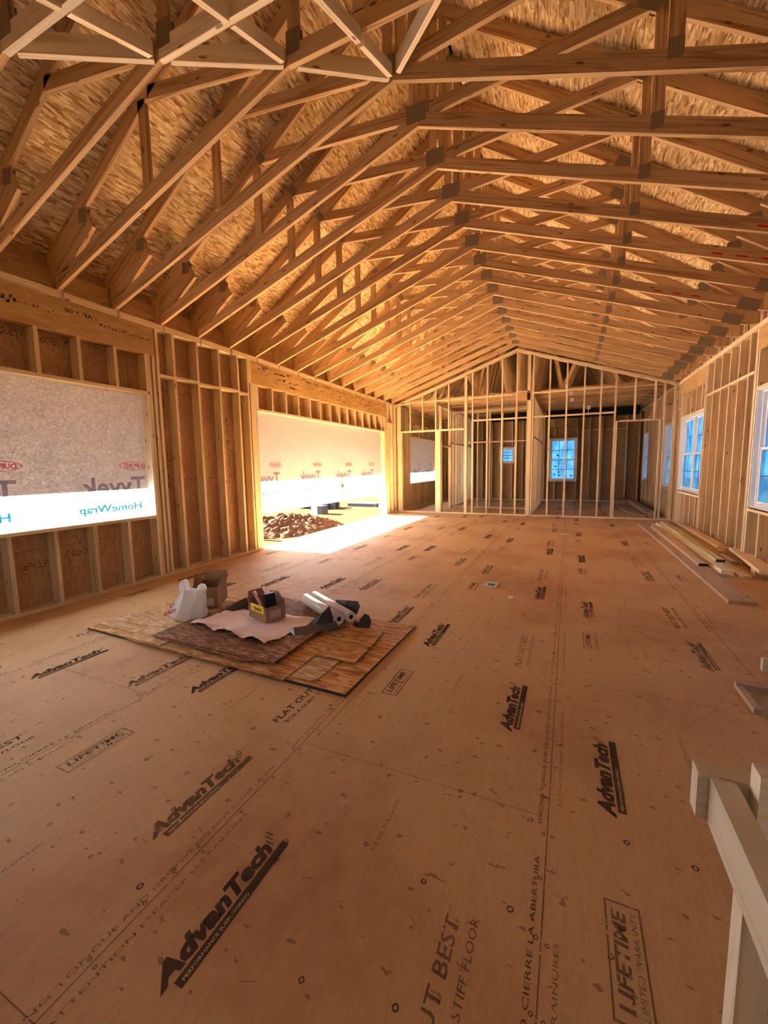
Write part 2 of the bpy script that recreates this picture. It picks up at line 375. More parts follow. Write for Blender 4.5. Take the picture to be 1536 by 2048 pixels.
def adv(x, y, ln=0.53, h=0.062, mi=1):       # x: baseline position, y: start of the word
    put_text(fl, 'AdvanTech', (x, y, E_), DU, DV, ln * 0.93, h, mi, 0.055, 0.3)
    quad(fl, (x, y, E_), DU, DV, ln * .07, ln, -h * .72, -h * .2, mi)
    put_text(fl, 'PERFORMANCE SUBFLOORING', (x + h * .60, y + ln * .1, E_ * 1.6), DU, DV, ln * .5, h * .2, 3)
    for q in range(3):
        quad(fl, (x, y, E_), DU, DV, ln * (.94 + .03 * q), ln * (.955 + .03 * q), h * (.15 + .2 * q), h * (.75 + .2 * q), 2)
def lifetime(x, y, ln=0.34, wd=0.105, mi=1):   # box: x right edge, y start
    t = .006
    quad(fl, (x, y, E_), DU, DV, 0, ln, 0, t, mi); quad(fl, (x, y, E_), DU, DV, 0, ln, wd - t, wd, mi)
    quad(fl, (x, y, E_), DU, DV, 0, t, t, wd - t, mi); quad(fl, (x, y, E_), DU, DV, ln - t, ln, t, wd - t, mi)
    put_text(fl, 'LIFETIME', (x - wd * .45, y + .03, E_), DU, DV, ln - .06, wd * .38, mi, 0.03, 0.1)
    put_text(fl, 'LIMITED WARRANTY', (x - wd * .14, y + .03, E_), DU, DV, ln - .05, wd * .17, mi, 0.0, 0.1)
def flat(x, y, ln=0.62, mi=1):
    put_text(fl, 'FLAT OUT BEST', (x - .058, y, E_), DU, DV, ln * .95, .046, mi, 0.012, 0.1)
    put_text(fl, 'FOR A QUIET, STIFF FLOOR', (x, y + .03, E_), DU, DV, ln * .93, .026, mi, 0.006, 0.1)
    put_text(fl, 'TM', (x - .09, y + ln * .96, E_), DU, DV, ln * .035, .012, mi)
P_ = 2.42
marks = {0: (1.02, 1.63), }
SEAMS = [-3.69, -2.47, -1.255, -0.035, 1.185]
def column(seam, a_adv, a_life, b_adv, b_flat):
    for n in range(-1, 8):
        y = a_adv + P_ * n
        if .25 < y < 17: adv(seam + .255, y, mi=1 if random.random() < .6 else 2)
        y = a_life + P_ * n
        if .25 < y < 17: lifetime(seam + .29, y, mi=1 if random.random() < .6 else 2)
        y = b_adv + P_ * n
        if .25 < y < 17: adv(seam + 1.005 if seam < 0 or y > 3.3 else seam + 5, y, mi=1 if random.random() < .6 else 2) if not (seam > -.1 and seam < 1.1 and y < 3.25) else None
        y = b_flat + P_ * n
        if .25 < y < 17 and not (seam > -.1 and y < 3.25): flat(seam + 1.035, y, mi=1 if random.random() < .6 else 2)
column(-4.91, 1.3, .6, 1.0, 2.1)
column(-3.69, 1.5, .4, 1.7, .55)
column(-2.47, 1.81, 1.06, .97, 1.78)
column(-1.255, .645, 2.30, 2.21, .585)
column(-0.035, 1.80, 1.09, 3.43, 4.25)
for y in (3.6, 6.0, 8.45, 10.9): adv(1.185 + .5, y, mi=2) if y < 5 else lifetime(1.185 + .2, y, mi=2)
ST = ['SPACING TONGUE AND GROOVE DO NOT CLOSE UP GAP', 'SELF SPACING T&G EDGE NO CIERRE LA ABERTURA', 'ATTENTION ESPACER LES RAINURES']
for si, sx in enumerate(SEAMS):
    y = .35
    quad(fl, (sx, 0, E_ * .8), DU, DV, -.3, 17.6, -.0022, .0022, 2)
    while y < 12:
        y0h = y
        if not (sx > 1 and y < 3.3):
            put_text(fl, ST[(si + int(y)) % 2], (sx - .022, y, E_), DU, DV, 1.15, .017, 1 if random.random() < .5 else 2)
            put_text(fl, ST[2], (sx + .05, y + .12, E_), DU, (-1, 0, 0), .75, .015, 2)
        y += 1.3
    for sub in (.62,):
        y = .5 + random.random()
        while y < 12:
            if not (sx + sub > HX0 - .1 and y < 3.3) and sx + sub < 2.2:
                put_text(fl, '1/8 DE PULGADA', (sx + sub, y, E_), DU, DV, .26, .017, 2)
            y += 1.22
# butt joints between sheets, staggered
for i, sx in enumerate([-4.91] + SEAMS):
    for n in range(8):
        y = (1.693 if i % 2 else 0.47) + 2.44 * n
        x1 = min(sx + 1.22, HX0 if y < 3.25 else XR)
        if x1 > sx: fl.face([(sx, y, E_ * .9), (x1, y, E_ * .9), (x1, y + .003, E_ * .9), (sx, y + .003, E_ * .9)], None, 2)
# fastener rings along the joists
for n in range(0, 30):
    y = .45 + .4064 * n
    for x in [i * .3 - 4.9 + random.uniform(-.05, .05) for i in range(24)]:
        yy = y + random.uniform(-.03, .03)
        if y > 6 and random.random() < .5: continue
        if HX0 - .05 < x and yy < HY1 + .05: continue
        ring(fl, (x, yy, E_), random.uniform(.009, .013), 1 if random.random() < .7 else 2, random.choice((4, 8, 8)), .42)
for sx in SEAMS[:4]:
    for n in range(60):
        y = .4 + .2032 * n
        for d in (-.015, .018): ring(fl, (sx + d, y + random.uniform(-.02, .02), E_), .008, 1, random.choice((4, 6)), .4) if random.random() < .7 else None
for n in range(260):                             # nicks, pencil ticks, scrape marks
    x = random.uniform(-4.8, 2.2); y = random.uniform(.5, 11.5); a = random.uniform(0, 3.14); l = random.uniform(.01, .045); t = .0025
    if x > HX0 - .1 and y < HY1 + .1: continue
    dx, dy = math.cos(a) * l, math.sin(a) * l
    fl.face([(x, y, E_), (x + dx, y + dy, E_), (x + dx - dy / l * t, y + dy + dx / l * t, E_), (x - dy / l * t, y + dx / l * t, E_)], None, 2)
floor = struct(fl.build('floor', [M_FLOOR, M_INK, M_INK2, M_STUD]))

# stair down through the opening
st = empty('staircase', (1.6, 3.0, -0.45)); tag(st, 'grey plank stairs going down in the floor opening beside the right wall', 'stairs')
for i in range(2):
    b = MB(); b.box(HX0 + .04, HX1 - .04, HY1 - .04 - .27 * (i + 1), HY1 - .04 - .27 * i, -.17 * (i + 1) - .03, -.17 * (i + 1)); b.build('tread', M_GREY, st)
for x in (HX0 + .003, HX1 - .041):
    b = MB(); b.prism([(x, HY1 - .003, -.02), (x, HY1 - .003, -.44), (x, HY1 - .75, -.44), (x, HY1 - .65, -.36)], (.038, 0, 0), (0, -1, -.5)); b.build('stringer', M_GREY, st)
b = MB(); b.box(HX0 - .04, HX1, HY1 + .0, HY1 + .038, 0.001, .045); b.build('curb', M_GREY, st)
b = MB(); b.box(HX0 - .04, HX0 - .002, 2.92, HY1, 0.001, .032); b.build('curb', M_GREY, st)

# ------------------------------------------------------------------ walls
def framed(name, axis, face, depth, out, holes, a0, a1, ztop, sheath=True, m=M_STUD, sheath_m=None, ztop2=None):
    """returns helper that adds studs. axis 'y': wall along y at x=face, depth away from the room (sign out)"""
    d0, d1 = sorted((face, face + out * depth))
    s0, s1 = sorted((face + out * depth, face + out * (depth + .014)))
    mb = MB()
    cuts = sorted(set([a0, a1] + [h[0] for h in holes] + [h[1] for h in holes]))
    for p, q in zip(cuts, cuts[1:]):
        hs = [h for h in holes if h[0] <= p + 1e-6 and h[1] >= q - 1e-6]
        zs = [(0, ztop)] if not hs else [(0, hs[0][2]), (hs[0][3], ztop)]
        for z0, z1 in zs:
            if z1 - z0 < .01: continue
            if axis == 'y': mb.box(s0, s1, p, q, z0, z1, (0, 0, 1))
            else: mb.box(p, q, s0, s1, z0, z1, (0, 0, 1))
    o = struct(mb.build(name, sheath_m or M_SHEATH)) if sheath else None
    return o, d0, d1
class Wall:
    def __init__(s, o, axis, d0, d1): s.o, s.ax, s.d0, s.d1 = o, axis, d0, d1
    def part(s, nm, a0, a1, z0, z1, m=M_STUD, d=None):
        b = MB(); d0, d1 = d or (s.d0, s.d1)
        if s.ax == 'y': b.box(d0, d1, a0, a1, z0, z1)
        else: b.box(a0, a1, d0, d1, z0, z1)
        return b.build(nm, m, s.o)
    def stud(s, c, z0=.038, z1=ZT - .076, nm='stud', m=M_STUD, t=.038): return s.part(nm, c - t / 2, c + t / 2, z0, z1, m)
def shell(name, loc, *a, **k):
    o, d0, d1 = framed(name, *a, **k); return Wall(o, a[0], d0, d1)

# left wall
O1 = (0.35, 3.766, .86, 2.44); O2 = (5.862, 11.34, 0.0, 2.47); O3 = (13.54, 16.6, .86, 2.45)
WL = shell('wall_left', None, 'y', XL, WD, -1, [O1, O2, O3], YF - .14, YB + .15, 3.78)
wl = WL
wl.part('bottom_plate', YF, O2[0], 0, .038); wl.part('bottom_plate', O2[1], YB, 0, .038)
wl.part('top_plate', YF, YB, ZT - .038, ZT); wl.part('top_plate', YF, YB, ZT - .076, ZT - .038)
def header(w_, a0, a1, z0, z1, room_face_d, txt=True):
    o = w_.part('header', a0, a1, z0, z1, M_LVL); return o
hd1 = MB(); hd1.box(XL - WD + .01, XL, .25, 3.915, 2.945, ZT - .076, (0, 1, 0))
put_text(hd1, 'LVL 2.0E', (XL + .002, 3.2, 3.22), (0, -1, 0), (0, 0, -1), .34, .045, 1, .01)
random.seed(3)
for n in range(46):
    y = 3.86 - n * .042 - random.random() * .01; z = 3.13 + random.uniform(-.012, .012)
    if 2.8 < y < 3.25: continue
    quad(hd1, (XL + .002, y, z), (0, -1, 0), (0, 0, 1), 0, random.uniform(.012, .03), 0, random.uniform(.008, .028), 1)
for n in range(14): quad(hd1, (XL + .002, 2.02 + n * .03, 3.13 + random.uniform(-.03, .03)), (0, 1, 0), (0, 0, 1), 0, .024, 0, random.uniform(.01, .035), 1)
hd1.build('header', [M_LVL, M_STAMP], wl.o)
hd2 = MB(); hd2.box(XL - WD + .01, XL, 5.74, 11.48, 2.915, ZT - .076, (0, 1, 0))
for n in range(90):
    y = random.uniform(5.85, 11.4); z = random.choice((3.2, 3.1, 3.02, 3.23)) + random.uniform(-.02, .02)
    quad(hd2, (XL + .002, y, z), (0, 1, 0), (0, 0, 1), 0, random.uniform(.02, .18), 0, random.uniform(.006, .02), 1)
hd2.build('header', [M_LVL, M_STAMP], wl.o)
wl.part('header', 13.4, 16.75, 2.93, ZT - .076, M_LVL)
wl.part('head_plate', O1[0] - .04, O1[1] + .02, 2.44, 2.478); wl.part('head_plate', O2[0] - .02, O2[1] + .02, 2.47, 2.508); wl.part('head_plate', O3[0], O3[1], 2.45, 2.488)
wl.part('sill', O1[0] - .04, O1[1] + .04, .822, .86); wl.part('sill', O3[0], O3[1], .822, .86)
for n in range(-3, 4):
    y = 2.163 + .408 * n
    if y > O1[0]: wl.stud(y, .038, .822, 'cripple_stud'); wl.stud(y + .003, 2.478, 2.945, 'cripple_stud')
wl.stud(3.789, 2.478, 2.945, 'cripple_stud')
wl.stud(3.787, .038, .822, 'cripple_stud')
wl.stud(3.787, .86, 2.44, 'jack_stud', M_PALE); wl.stud(3.828, .038, 2.945, 'jack_stud'); wl.stud(3.892, .038, 2.945, 'jack_stud')
wl.stud(3.96, nm='king_stud'); wl.stud(.30, nm='king_stud')
for y in (4.215, 4.615, 5.03, 5.435, 5.66): wl.stud(y)
for y in (5.725, 5.765, 5.803, 5.842): wl.stud(y, .038, 2.915, 'jack_stud', t=.036)
wl.part('blocking', 5.68, 5.738, 2.915, 3.304)
ys = [3.98, 4.196, 4.234, 4.596, 4.634, 5.011, 5.049, 5.416, 5.454, 5.641]
for i in range(0, 10, 2):
    z = 2.70 + (.012 if i % 4 else 0); wl.part('fire_block', ys[i], ys[i + 1], z, z + .038)
for n in range(14):
    y = 5.88 + .408 * n
    if y < 11.4: wl.stud(y, 2.508, 2.915, 'cripple_stud')
for y in (11.36, 11.40, 11.44): wl.stud(y, 0.038, 2.915, 'jack_stud', t=.036)
for y in (11.50, 11.66, 11.95, 12.22): wl.stud(y)
wl.part('fire_block', 11.52, 11.64, 2.74, 2.778); wl.part('fire_block', 11.68, 11.93, 2.74, 2.778)
for n in range(14):
    y = 12.5 + .4064 * n
    if y > YB - .05: break
    if O3[0] - .02 < y < O3[1] + .02: wl.stud(y, .038, .822, 'cripple_stud'); wl.stud(y, 2.488, 2.93, 'cripple_stud')
    else: wl.stud(y)
for y in (13.52, 16.62): wl.stud(y, .038, 2.93, 'jack_stud')
# printed stamps on the sheathing seen between the studs
sm_ = MB(); random.seed(11)
for (ya, za, n) in ((4.08, 1.2, 46), (5.24, 1.25, 34)):
    for i in range(n):
        z = za + i * .031; quad(sm_, (XO + .002, ya + random.uniform(-.012, .012), z), (0, 1, 0), (0, 0, 1), 0, random.uniform(.02, .06), 0, random.uniform(.006, .02), 0)
for (ya, za) in ((2.30, .44), (2.70, .50), (2.66, 2.83), (2.27, 2.83), (1.9, 2.83)):
    for r in range(3):
        for i in range(7): quad(sm_, (XO + .002, ya + i * .036 + .02 * r, za + r * .026), (0, 1, 0), (0, 0, 1), 0, random.uniform(.012, .032), 0, .011, 0)
sm_.build('printed_stamp', M_STAMP, wl.o)

# right wall
W1 = (5.75, 7.56, .80, 2.45); W2 = (10.09, 11.90, .80, 2.46); W4 = (12.86, 13.74, .80, 2.46); W3 = (16.3, 17.24, .85, 2.46); W5 = (2.3, 4.1, .80, 2.45)
wr = shell('wall_right', None, 'y', XR, WD, 1, [W1, W2, W3, W4, W5], YF - .14, YB + .15, 3.78)
wr.part('bottom_plate', YF, YB, 0, .038); wr.part('top_plate', YF, YB, ZT - .038, ZT); wr.part('top_plate', YF, YB, ZT - .076, ZT - .038)
for w_ in (W1, W2, W3, W4, W5):
    zh = 2.985
    wr.part('header', w_[0] - .1, w_[1] + .1, zh, ZT - .076, M_LVL)
    wr.part('head_plate', w_[0], w_[1], w_[3], w_[3] + .038); wr.part('sill', w_[0], w_[1], w_[2] - .06, w_[2] - .022, M_STUD)
    for y in (w_[0] - .019, w_[1] + .019): wr.stud(y, .038, zh, 'jack_stud', M_PALE)
    y = w_[0] + .19
    while y < w_[1] - .05:
        wr.stud(y, .038, w_[2] - .06, 'cripple_stud'); wr.stud(y, w_[3] + .038, zh, 'cripple_stud'); y += .4064
    wr.part('king_stud', w_[1] + .1, w_[1] + .138, .038, ZT - .076); wr.part('king_stud', w_[0] - .138, w_[0] - .1, .038, ZT - .076)
wr.stud(7.60 + .05, .038, 2.985, 'jack_stud', M_PALE)
RS = [7.93, 8.345, 8.745, 9.16, 9.58, 12.2, 12.45, 14.1, 14.5, 14.9, 15.3, 15.7, 5.2, 4.8, 4.4, 1.9, 1.5, 1.1, .7, .3]
for y in RS: wr.stud(y)
yy = [7.70, 7.93, 8.345, 8.745, 9.16, 9.58, 9.95]
for a, b_ in zip(yy, yy[1:]): wr.part('fire_block', a + .019, b_ - .019, 2.70, 2.738)
wr.part('fire_block', 12.04, 12.18, 2.70, 2.738)
sm_ = MB(); random.seed(5)
for n in range(60):
    ya = random.choice((7.2, 6.8, 8.1, 8.5, 8.95, 10.4, 10.9, 7.1, 6.9, 7.35)) + random.uniform(-.06, .06); za = random.choice((.22, .5, .6, .42, .3)) + random.uniform(-.03, .03)
    quad(sm_, (XR + WD - .002, ya, za), (0, 1, 0), (0, 0, 1), 0, random.uniform(.01, .05), 0, .009, 0)
sm_.build('printed_stamp', M_STAMP, wr.o)

# far wall
FW1 = (-2.62, -2.06, 1.53, 2.15); FW2 = (-.72, .24, .80, 2.43)
wf = shell('wall_far', None, 'x', YB, WD, 1, [FW1, FW2], XO, XR + WD, 3.78)
wf.part('bottom_plate', XL, XR, 0, .038); wf.part('top_plate', XL, XR, ZT - .076, ZT)
for n in range(19):
    x = XL + .03 + .4064 * n
    hit = [w_ for w_ in (FW1, FW2) if w_[0] - .03 < x < w_[1] + .03]
    if hit: wf.stud(x, .038, hit[0][2] - .04, 'cripple_stud'); wf.stud(x, hit[0][3] + .04, 3.304, 'cripple_stud')
    else: wf.stud(x)
for w_ in (FW1, FW2):
    for x in (w_[0] - .05, w_[1] + .05): wf.stud(x)
    wf.part('sill', w_[0] - .03, w_[1] + .03, w_[2] - .04, w_[2] - .002); wf.part('head_plate', w_[0] - .03, w_[1] + .03, w_[3] + .002, w_[3] + .04)
wf.part('header', FW2[0] - .1, FW2[1] + .1, 2.9, 3.3, M_LVL)
for a, b_ in ((.3, .6), (.7, 1.0), (1.1, 1.4), (1.5, 1.8)): wf.part('fire_block', a + .09, b_ + .11, 2.70, 2.738)

# front wall behind the camera: two unglazed openings, unseen, added and sized for fill light
FO1 = (-3.3, -2.5, 1.0, 2.2); FO2 = (1.5, 2.0, 1.2, 2.2)
wfr = shell('wall_front', None, 'x', YF, WD, -1, [FO1, FO2], XO, XR + WD, 3.78)
wfr.part('top_plate', XL, XR, ZT - .076, ZT); wfr.part('bottom_plate', XL, XR, 0, .038)
for n in range(19):
    x = XL + .03 + .4064 * n
    hit = [w_ for w_ in (FO1, FO2) if w_[0] - .03 < x < w_[1] + .03]
    if hit:
        if hit[0][2] > 0: wfr.stud(x, .038, hit[0][2] - .04, 'cripple_stud')
        wfr.stud(x, hit[0][3] + .04, 3.304, 'cripple_stud')
    else: wfr.stud(x)
for w_ in (FO1, FO2): wfr.part('head_plate', w_[0], w_[1], w_[3], w_[3] + .04)

# the framed gable partition
def ztopx(x): return ZT + SL * ((x - XL) if x < XC else (XR - x) * (XC - XL) / (XR - XC))
wp = empty('wall_back', (XC, YP, 0)); struct(wp)
WPW = Wall(wp, 'x', YP, YP + .089)
WPW.part('bottom_plate', XL, XR, 0, .038)
for k, side in enumerate((0, 1)):
    for off in (0, -.042):
        b = MB(); x0, x1 = (XL, XC) if side == 0 else (XC, XR); z0, z1 = (ztopx(x0) + off, ZA + off) if side == 0 else (ZA + off, ztopx(x1) + off)
        b.prism([(x0, YP, z0 - .04), (x1, YP, z1 - .04), (x1, YP, z1 - .001), (x0, YP, z0 - .001)], (0, .089, 0)); b.build('top_plate', M_STUD, wp)
def ps(x, z0=.038, z1=None, nm='stud', t=.038, m=M_STUD):
    z1 = z1 if z1 is not None else ztopx(x) - .083 - .012
    b = MB(); b.box(x - t / 2, x + t / 2, YP, YP + .089, z0, z1); return b.build(nm, m, wp)
for x in (-4.99, -4.95, -4.91): ps(x)
ps(-4.868, z1=2.50, nm='jack_stud')
for x in (-4.571, -4.165, -3.749, -3.343): ps(x, 2.55, nm='cripple_stud')
ps(-3.655, z1=2.50, nm='jack_stud'); ps(-3.617, z1=2.50, nm='jack_stud')
WPW.part('header', -4.88, -2.86, 2.50, 2.55)
for x in (-2.85, -2.811): ps(x)
for x in (-2.628, -2.206, -1.792, -1.394, -.541, -.118, .309, .70): ps(x)
for x in (-1.10, -1.06, -.965): ps(x)
ps(-1.02, z1=3.21)
WPW.part('header', -1.37, -.985, 3.22, 3.43, M_LVL)
for x in (1.035, ): ps(x)
ps(1.077, z1=2.50, nm='jack_stud'); ps(2.03, z1=2.50, nm='jack_stud')
for x in (1.47, 1.90): ps(x, 2.54, nm='cripple_stud')
for x in (2.10, 2.315, 2.352): ps(x)
WPW.part('header', 1.055, 2.08, 2.50, 2.54)
xs = [-4.89, -4.571, -4.165, -3.749, -3.343, -2.87, -2.628, -2.206, -1.792, -1.394, -.965, -.541, -.118, .309, .70, 1.035]
for a, b_ in zip(xs, xs[1:]):
    if a == -2.87: a = -2.792
    if a == -1.394: z = 3.44
    else: z = 3.385
    WPW.part('fire_block', a + .02, b_ - .02, z, z + .038)
for a, b_ in zip(xs[6:], xs[7:]):
    if a == -1.394: b_ = -1.10
    WPW.part('fire_block', a + .02, b_ - .02, 2.735, 2.773)
WPW.part('fire_block', 1.055, 2.08, 3.36, 3.398, d=(YP + .09, YP + .128))

# inner partitions beyond
def inner(name, axis, face, a0, a1, z1, gaps=(), m=M_STUD, skip=(), fb=2.2):
    e = empty(name, ((face, a0, 0) if axis == 'y' else (a0, face, 0))); struct(e)
    W = Wall(e, axis, face, face + .089)
    edges = [a0] + [g for gp in gaps for g in gp] + [a1]
    for i in range(0, len(edges), 2): W.part('bottom_plate', edges[i], edges[i + 1], 0, .038)
    W.part('top_plate', a0, a1, z1 - .076, z1)
    a = a0 + .02; st_ = []
    while a < a1:
        if not any(g[0] < a < g[1] for g in gaps): W.stud(a, .038, z1 - .076, m=m); st_.append(a)
        a += .4064
    for g in gaps:
        for q in (g[0] - .019, g[1] + .019): W.stud(q, .038, z1 - .076, m=m)
        W.part('header', g[0], g[1], 2.07, 2.11)
    if fb:
        for p, q in zip(st_, st_[1:]):
            if q - p < .5: W.part('fire_block', p + .019, q - .019, fb, fb + .038)
    return W
inner('wall_hall', 'y', -3.80, 12.42, 17.74, ZT, gaps=((12.95, 13.95),))
inner('wall_closet', 'x', 14.15, -3.68, -1.06, ZT - .1)
inner('wall_bath', 'y', -1.02, 12.42, 16.6, ZT)

# ------------------------------------------------------------------ windows
def sash_window(n, axis, face, out, w_, units, muntins=True, marks=0):
    """face: plane of room side of glass unit"""
    e = empty('window_%d' % n, ((face, w_[0], w_[2]) if axis == 'y' else (w_[0], face, w_[2]))); struct(e)
    def bx(b, a0, a1, d0, d1, z0, z1, mi=0):
        d0_, d1_ = sorted((face + out * d0, face + out * d1))
        if axis == 'y': b.box(d0_, d1_, a0, a1, z0, z1, mi=mi)
        else: b.box(a0, a1, d0_, d1_, z0, z1, mi=mi)
    a0, a1, z0, z1 = w_; f = .045
    b = MB(); bx(b, a0, a1, 0, .075, z0, z0 + f); bx(b, a0, a1, 0, .075, z1 - f, z1); bx(b, a0, a0 + f, 0, .075, z0 + f, z1 - f); bx(b, a1 - f, a1, 0, .075, z0 + f, z1 - f)
    uw = (a1 - a0) / units
    for u in range(1, units): bx(b, a0 + uw * u - .045, a0 + uw * u + .045, 0, .075, z0 + f, z1 - f)
    lt = .014
    if axis == 'y':
        bx(b, a0, a1, -.052, 0, z0, z0 + lt); bx(b, a0, a1, -.052, 0, z1 - lt, z1); bx(b, a0, a0 + lt, -.052, 0, z0 + lt, z1 - lt); bx(b, a1 - lt, a1, -.052, 0, z0 + lt, z1 - lt)
    b.build('window_frame', M_VINYL, e)
    if units and axis == 'y' and out > 0 and w_[1] - w_[0] > 1.5:
        pass
    zm = (z0 + z1) / 2
    for u in range(units):
        s0 = a0 + uw * u + (f if u == 0 else .045); s1 = a0 + uw * (u + 1) - (f if u == units - 1 else .045)
        for (q0, q1, dd) in ((z0 + f, zm + .02, .012), (zm - .02, z1 - f, .040)):
            b = MB(); t = .038
            bx(b, s0, s1, dd, dd + .026, q0, q0 + t); bx(b, s0, s1, dd, dd + .026, q1 - t, q1); bx(b, s0, s0 + t, dd, dd + .026, q0 + t, q1 - t); bx(b, s1 - t, s1, dd, dd + .026, q0 + t, q1 - t)
            sh = b.build('sash', M_VINYL, e)
            g = MB(); d = face + out * (dd + .015)
            if axis == 'y': g.face([(d, s0 + t, q0 + t), (d, s1 - t, q0 + t), (d, s1 - t, q1 - t), (d, s0 + t, q1 - t)])
            else: g.face([(s0 + t, d, q0 + t), (s1 - t, d, q0 + t), (s1 - t, d, q1 - t), (s0 + t, d, q1 - t)])
            go = g.build('glass', M_FILM, sh, origin=(0, 0, 0)); go.location = -Vector(e.location) * 0
            go.matrix_parent_inverse = Matrix.Translation(-Vector(e.location))
            if muntins:
                mb = MB(); nc = 2 if uw < .7 or uw > .86 else 2
                nc = 3 if axis == 'x' and uw > .8 else 2
                for c_ in range(1, nc):
                    x = s0 + (s1 - s0) * c_ / nc; bx(mb, x - .010, x + .010, dd + .006, dd + .012, q0 + t, q1 - t)
                zc = (q0 + q1) / 2; bx(mb, s0 + t, s1 - t, dd + .007, dd + .013, zc - .010, zc + .010)
                mo = mb.build('muntin', plain_munt, sh, origin=(0, 0, 0)); mo.matrix_parent_inverse = Matrix.Translation(-Vector(e.location)); mo.location = (0, 0, 0)
            go.location = (0, 0, 0)
    if marks:
        mb = MB(); random.seed(marks)
        for q in range(marks):
            c0 = random.uniform(a0 + .1, a1 - .2); zz = random.uniform(z0 + .1, z1 - .15)
            bx(mb, c0, c0 + random.uniform(.05, .1), .008, .010, zz, zz + .05)
        mb.build('sticker', M_STICK, e)
    return e
plain_munt = plain('dark_muntin', (0.10, 0.16, 0.24), 0.5)
M_STICK = plain('window_sticker', (0.25, 0.30, 0.33), 0.6)
sash_window(1, 'y', XR + .065, 1, W1, 2); sash_window(2, 'y', XR + .065, 1, W2, 2)
sash_window(3, 'y', XR + .065, 1, W4, 1); sash_window(4, 'y', XR + .065, 1, W3, 1)
sash_window(5, 'x', YB + .03, 1, FW1, 1); sash_window(6, 'x', YB + .03, 1, FW2, 1, marks=7)
sash_window(7, 'y', XR + .065, 1, W5, 2)

# ------------------------------------------------------------------ house wrap over the openings
def wrap(label, y0, y1, z0, z1, words, seed, flap=None):
    mb = MB(); nx, nz = max(6, int((y1 - y0) / .12)), max(5, int((z1 - z0) / .12)); X = XO + .012
    def P(y, z): return Vector((X + .006 * noise.noise(Vector((y * 1.3, z * 2 + seed, 0))) + .003 * noise.noise(Vector((y * 5, z * 5, seed))), y, z))
    for i in range(nx):
        for j in range(nz):
            ya, yb = y0 + (y1 - y0) * i / nx, y0 + (y1 - y0) * (i + 1) / nx; za, zb = z0 + (z1 - z0) * j / nz, z0 + (z1 - z0) * (j + 1) / nz
            mb.face([P(ya, za), P(yb, za), P(yb, zb), P(ya, zb)], (0, 1, 0), 0, smooth=True)
    XI = XO + .026
    D, V = (0, -1, 0), (0, 0, 1)
    for t in words:
        def clip_text(txt, ys, ln, zb, h, mi, bold=0):
            if ys - ln > y0 and ys < y1: put_text(mb, txt, (XI, ys, zb), D, V, ln, h, mi, bold)
            else:                        # word cut by the jamb: keep only the whole letters that show
                vs, fs, x0, x1, yy0, yy1 = glyphs(txt, bold, 0); sx = ln / (x1 - x0)
                for f in fs:
                    pts = [(ys - (vs[i][0] - x0) * sx, zb + vs[i][1] * h / .73) for i in f]
                    if all(y0 < p[0] < y1 for p in pts): mb.face([(XI, p[0], p[1]) for p in pts], None, mi)
        clip_text('Tyvek', t, .80, 1.165, .225, 1, .02)
        clip_text('HomeWrap', t - .075, .77, .962, .092, 3, .03)
        clip_text('DUPONT', t + .02, .30, 1.495, .055, 2, .045)
        n = 18; cy, cz = t - .13, 1.522
        for k in range(n):
            a, b = 2 * math.pi * k / n, 2 * math.pi * (k + 1) / n
            q = [(cy + .20 * math.cos(a), cz + .055 * math.sin(a)), (cy + .20 * math.cos(b), cz + .055 * math.sin(b)), (cy + .19 * math.cos(b), cz + .047 * math.sin(b)), (cy + .19 * math.cos(a), cz + .047 * math.sin(a))]
            if all(y0 < p[0] < y1 for p in q): mb.face([(XI, p[0], p[1]) for p in q], None, 2)
    if flap:
        pass
    o = mb.build('house_wrap', [M_WRAP, M_TG, M_TR, M_TB], None, origin=(X, (y0 + y1) / 2, z0), weld=False)
    return tag(o, label, 'house wrap', 'house wrap over the left wall openings')
wrap('translucent printed house wrap filling the nearest left opening above a low framed sill', O1[0], O1[1], O1[2], O1[3], [3.73, 2.32, .94], 1)
wrap('long translucent house wrap sheet with an open gap beneath, above the sunlit floor patch', O2[0], O2[1], .62, O2[3], [6.552, 8.0, 9.45, 10.80], 5)
wrap('small translucent house wrap panel seen beyond the framed partition, on the left wall', O3[0], O3[1], O3[2], O3[3], [14.9, 16.3], 9)
b = MB()
for i in range(6):
    z0_, z1_ = .0 + .15 * i, .15 * (i + 1); a = math.sin(i * 2.1) * .02; c = math.sin((i + 1) * 2.1) * .02
    b.face([(XL + .03 + a, 11.20 + a, z0_), (XL - .1, 11.33, z0_), (XL - .1, 11.33, z1_), (XL + .03 + c, 11.20 + c + .01 * i, z1_)], None, 0, smooth=True)
    b.face([(XL + .03 + a, 11.20 + a, z0_), (XL + .05, 11.33, z0_), (XL + .05, 11.33, z1_), (XL + .03 + c, 11.20 + c + .01 * i, z1_)], None, 0, smooth=True)
    if i in (1, 2, 4): quad(b, (XL + .032 + a, 11.215, z0_ + .04), (0, 1, 0), (0, 0, 1), 0, .05, 0, .05, 1)
tag(b.build('house_wrap', [M_BAG, M_TG]), 'loose white wrap scrap bunched at the foot of the far opening jamb', 'house wrap')

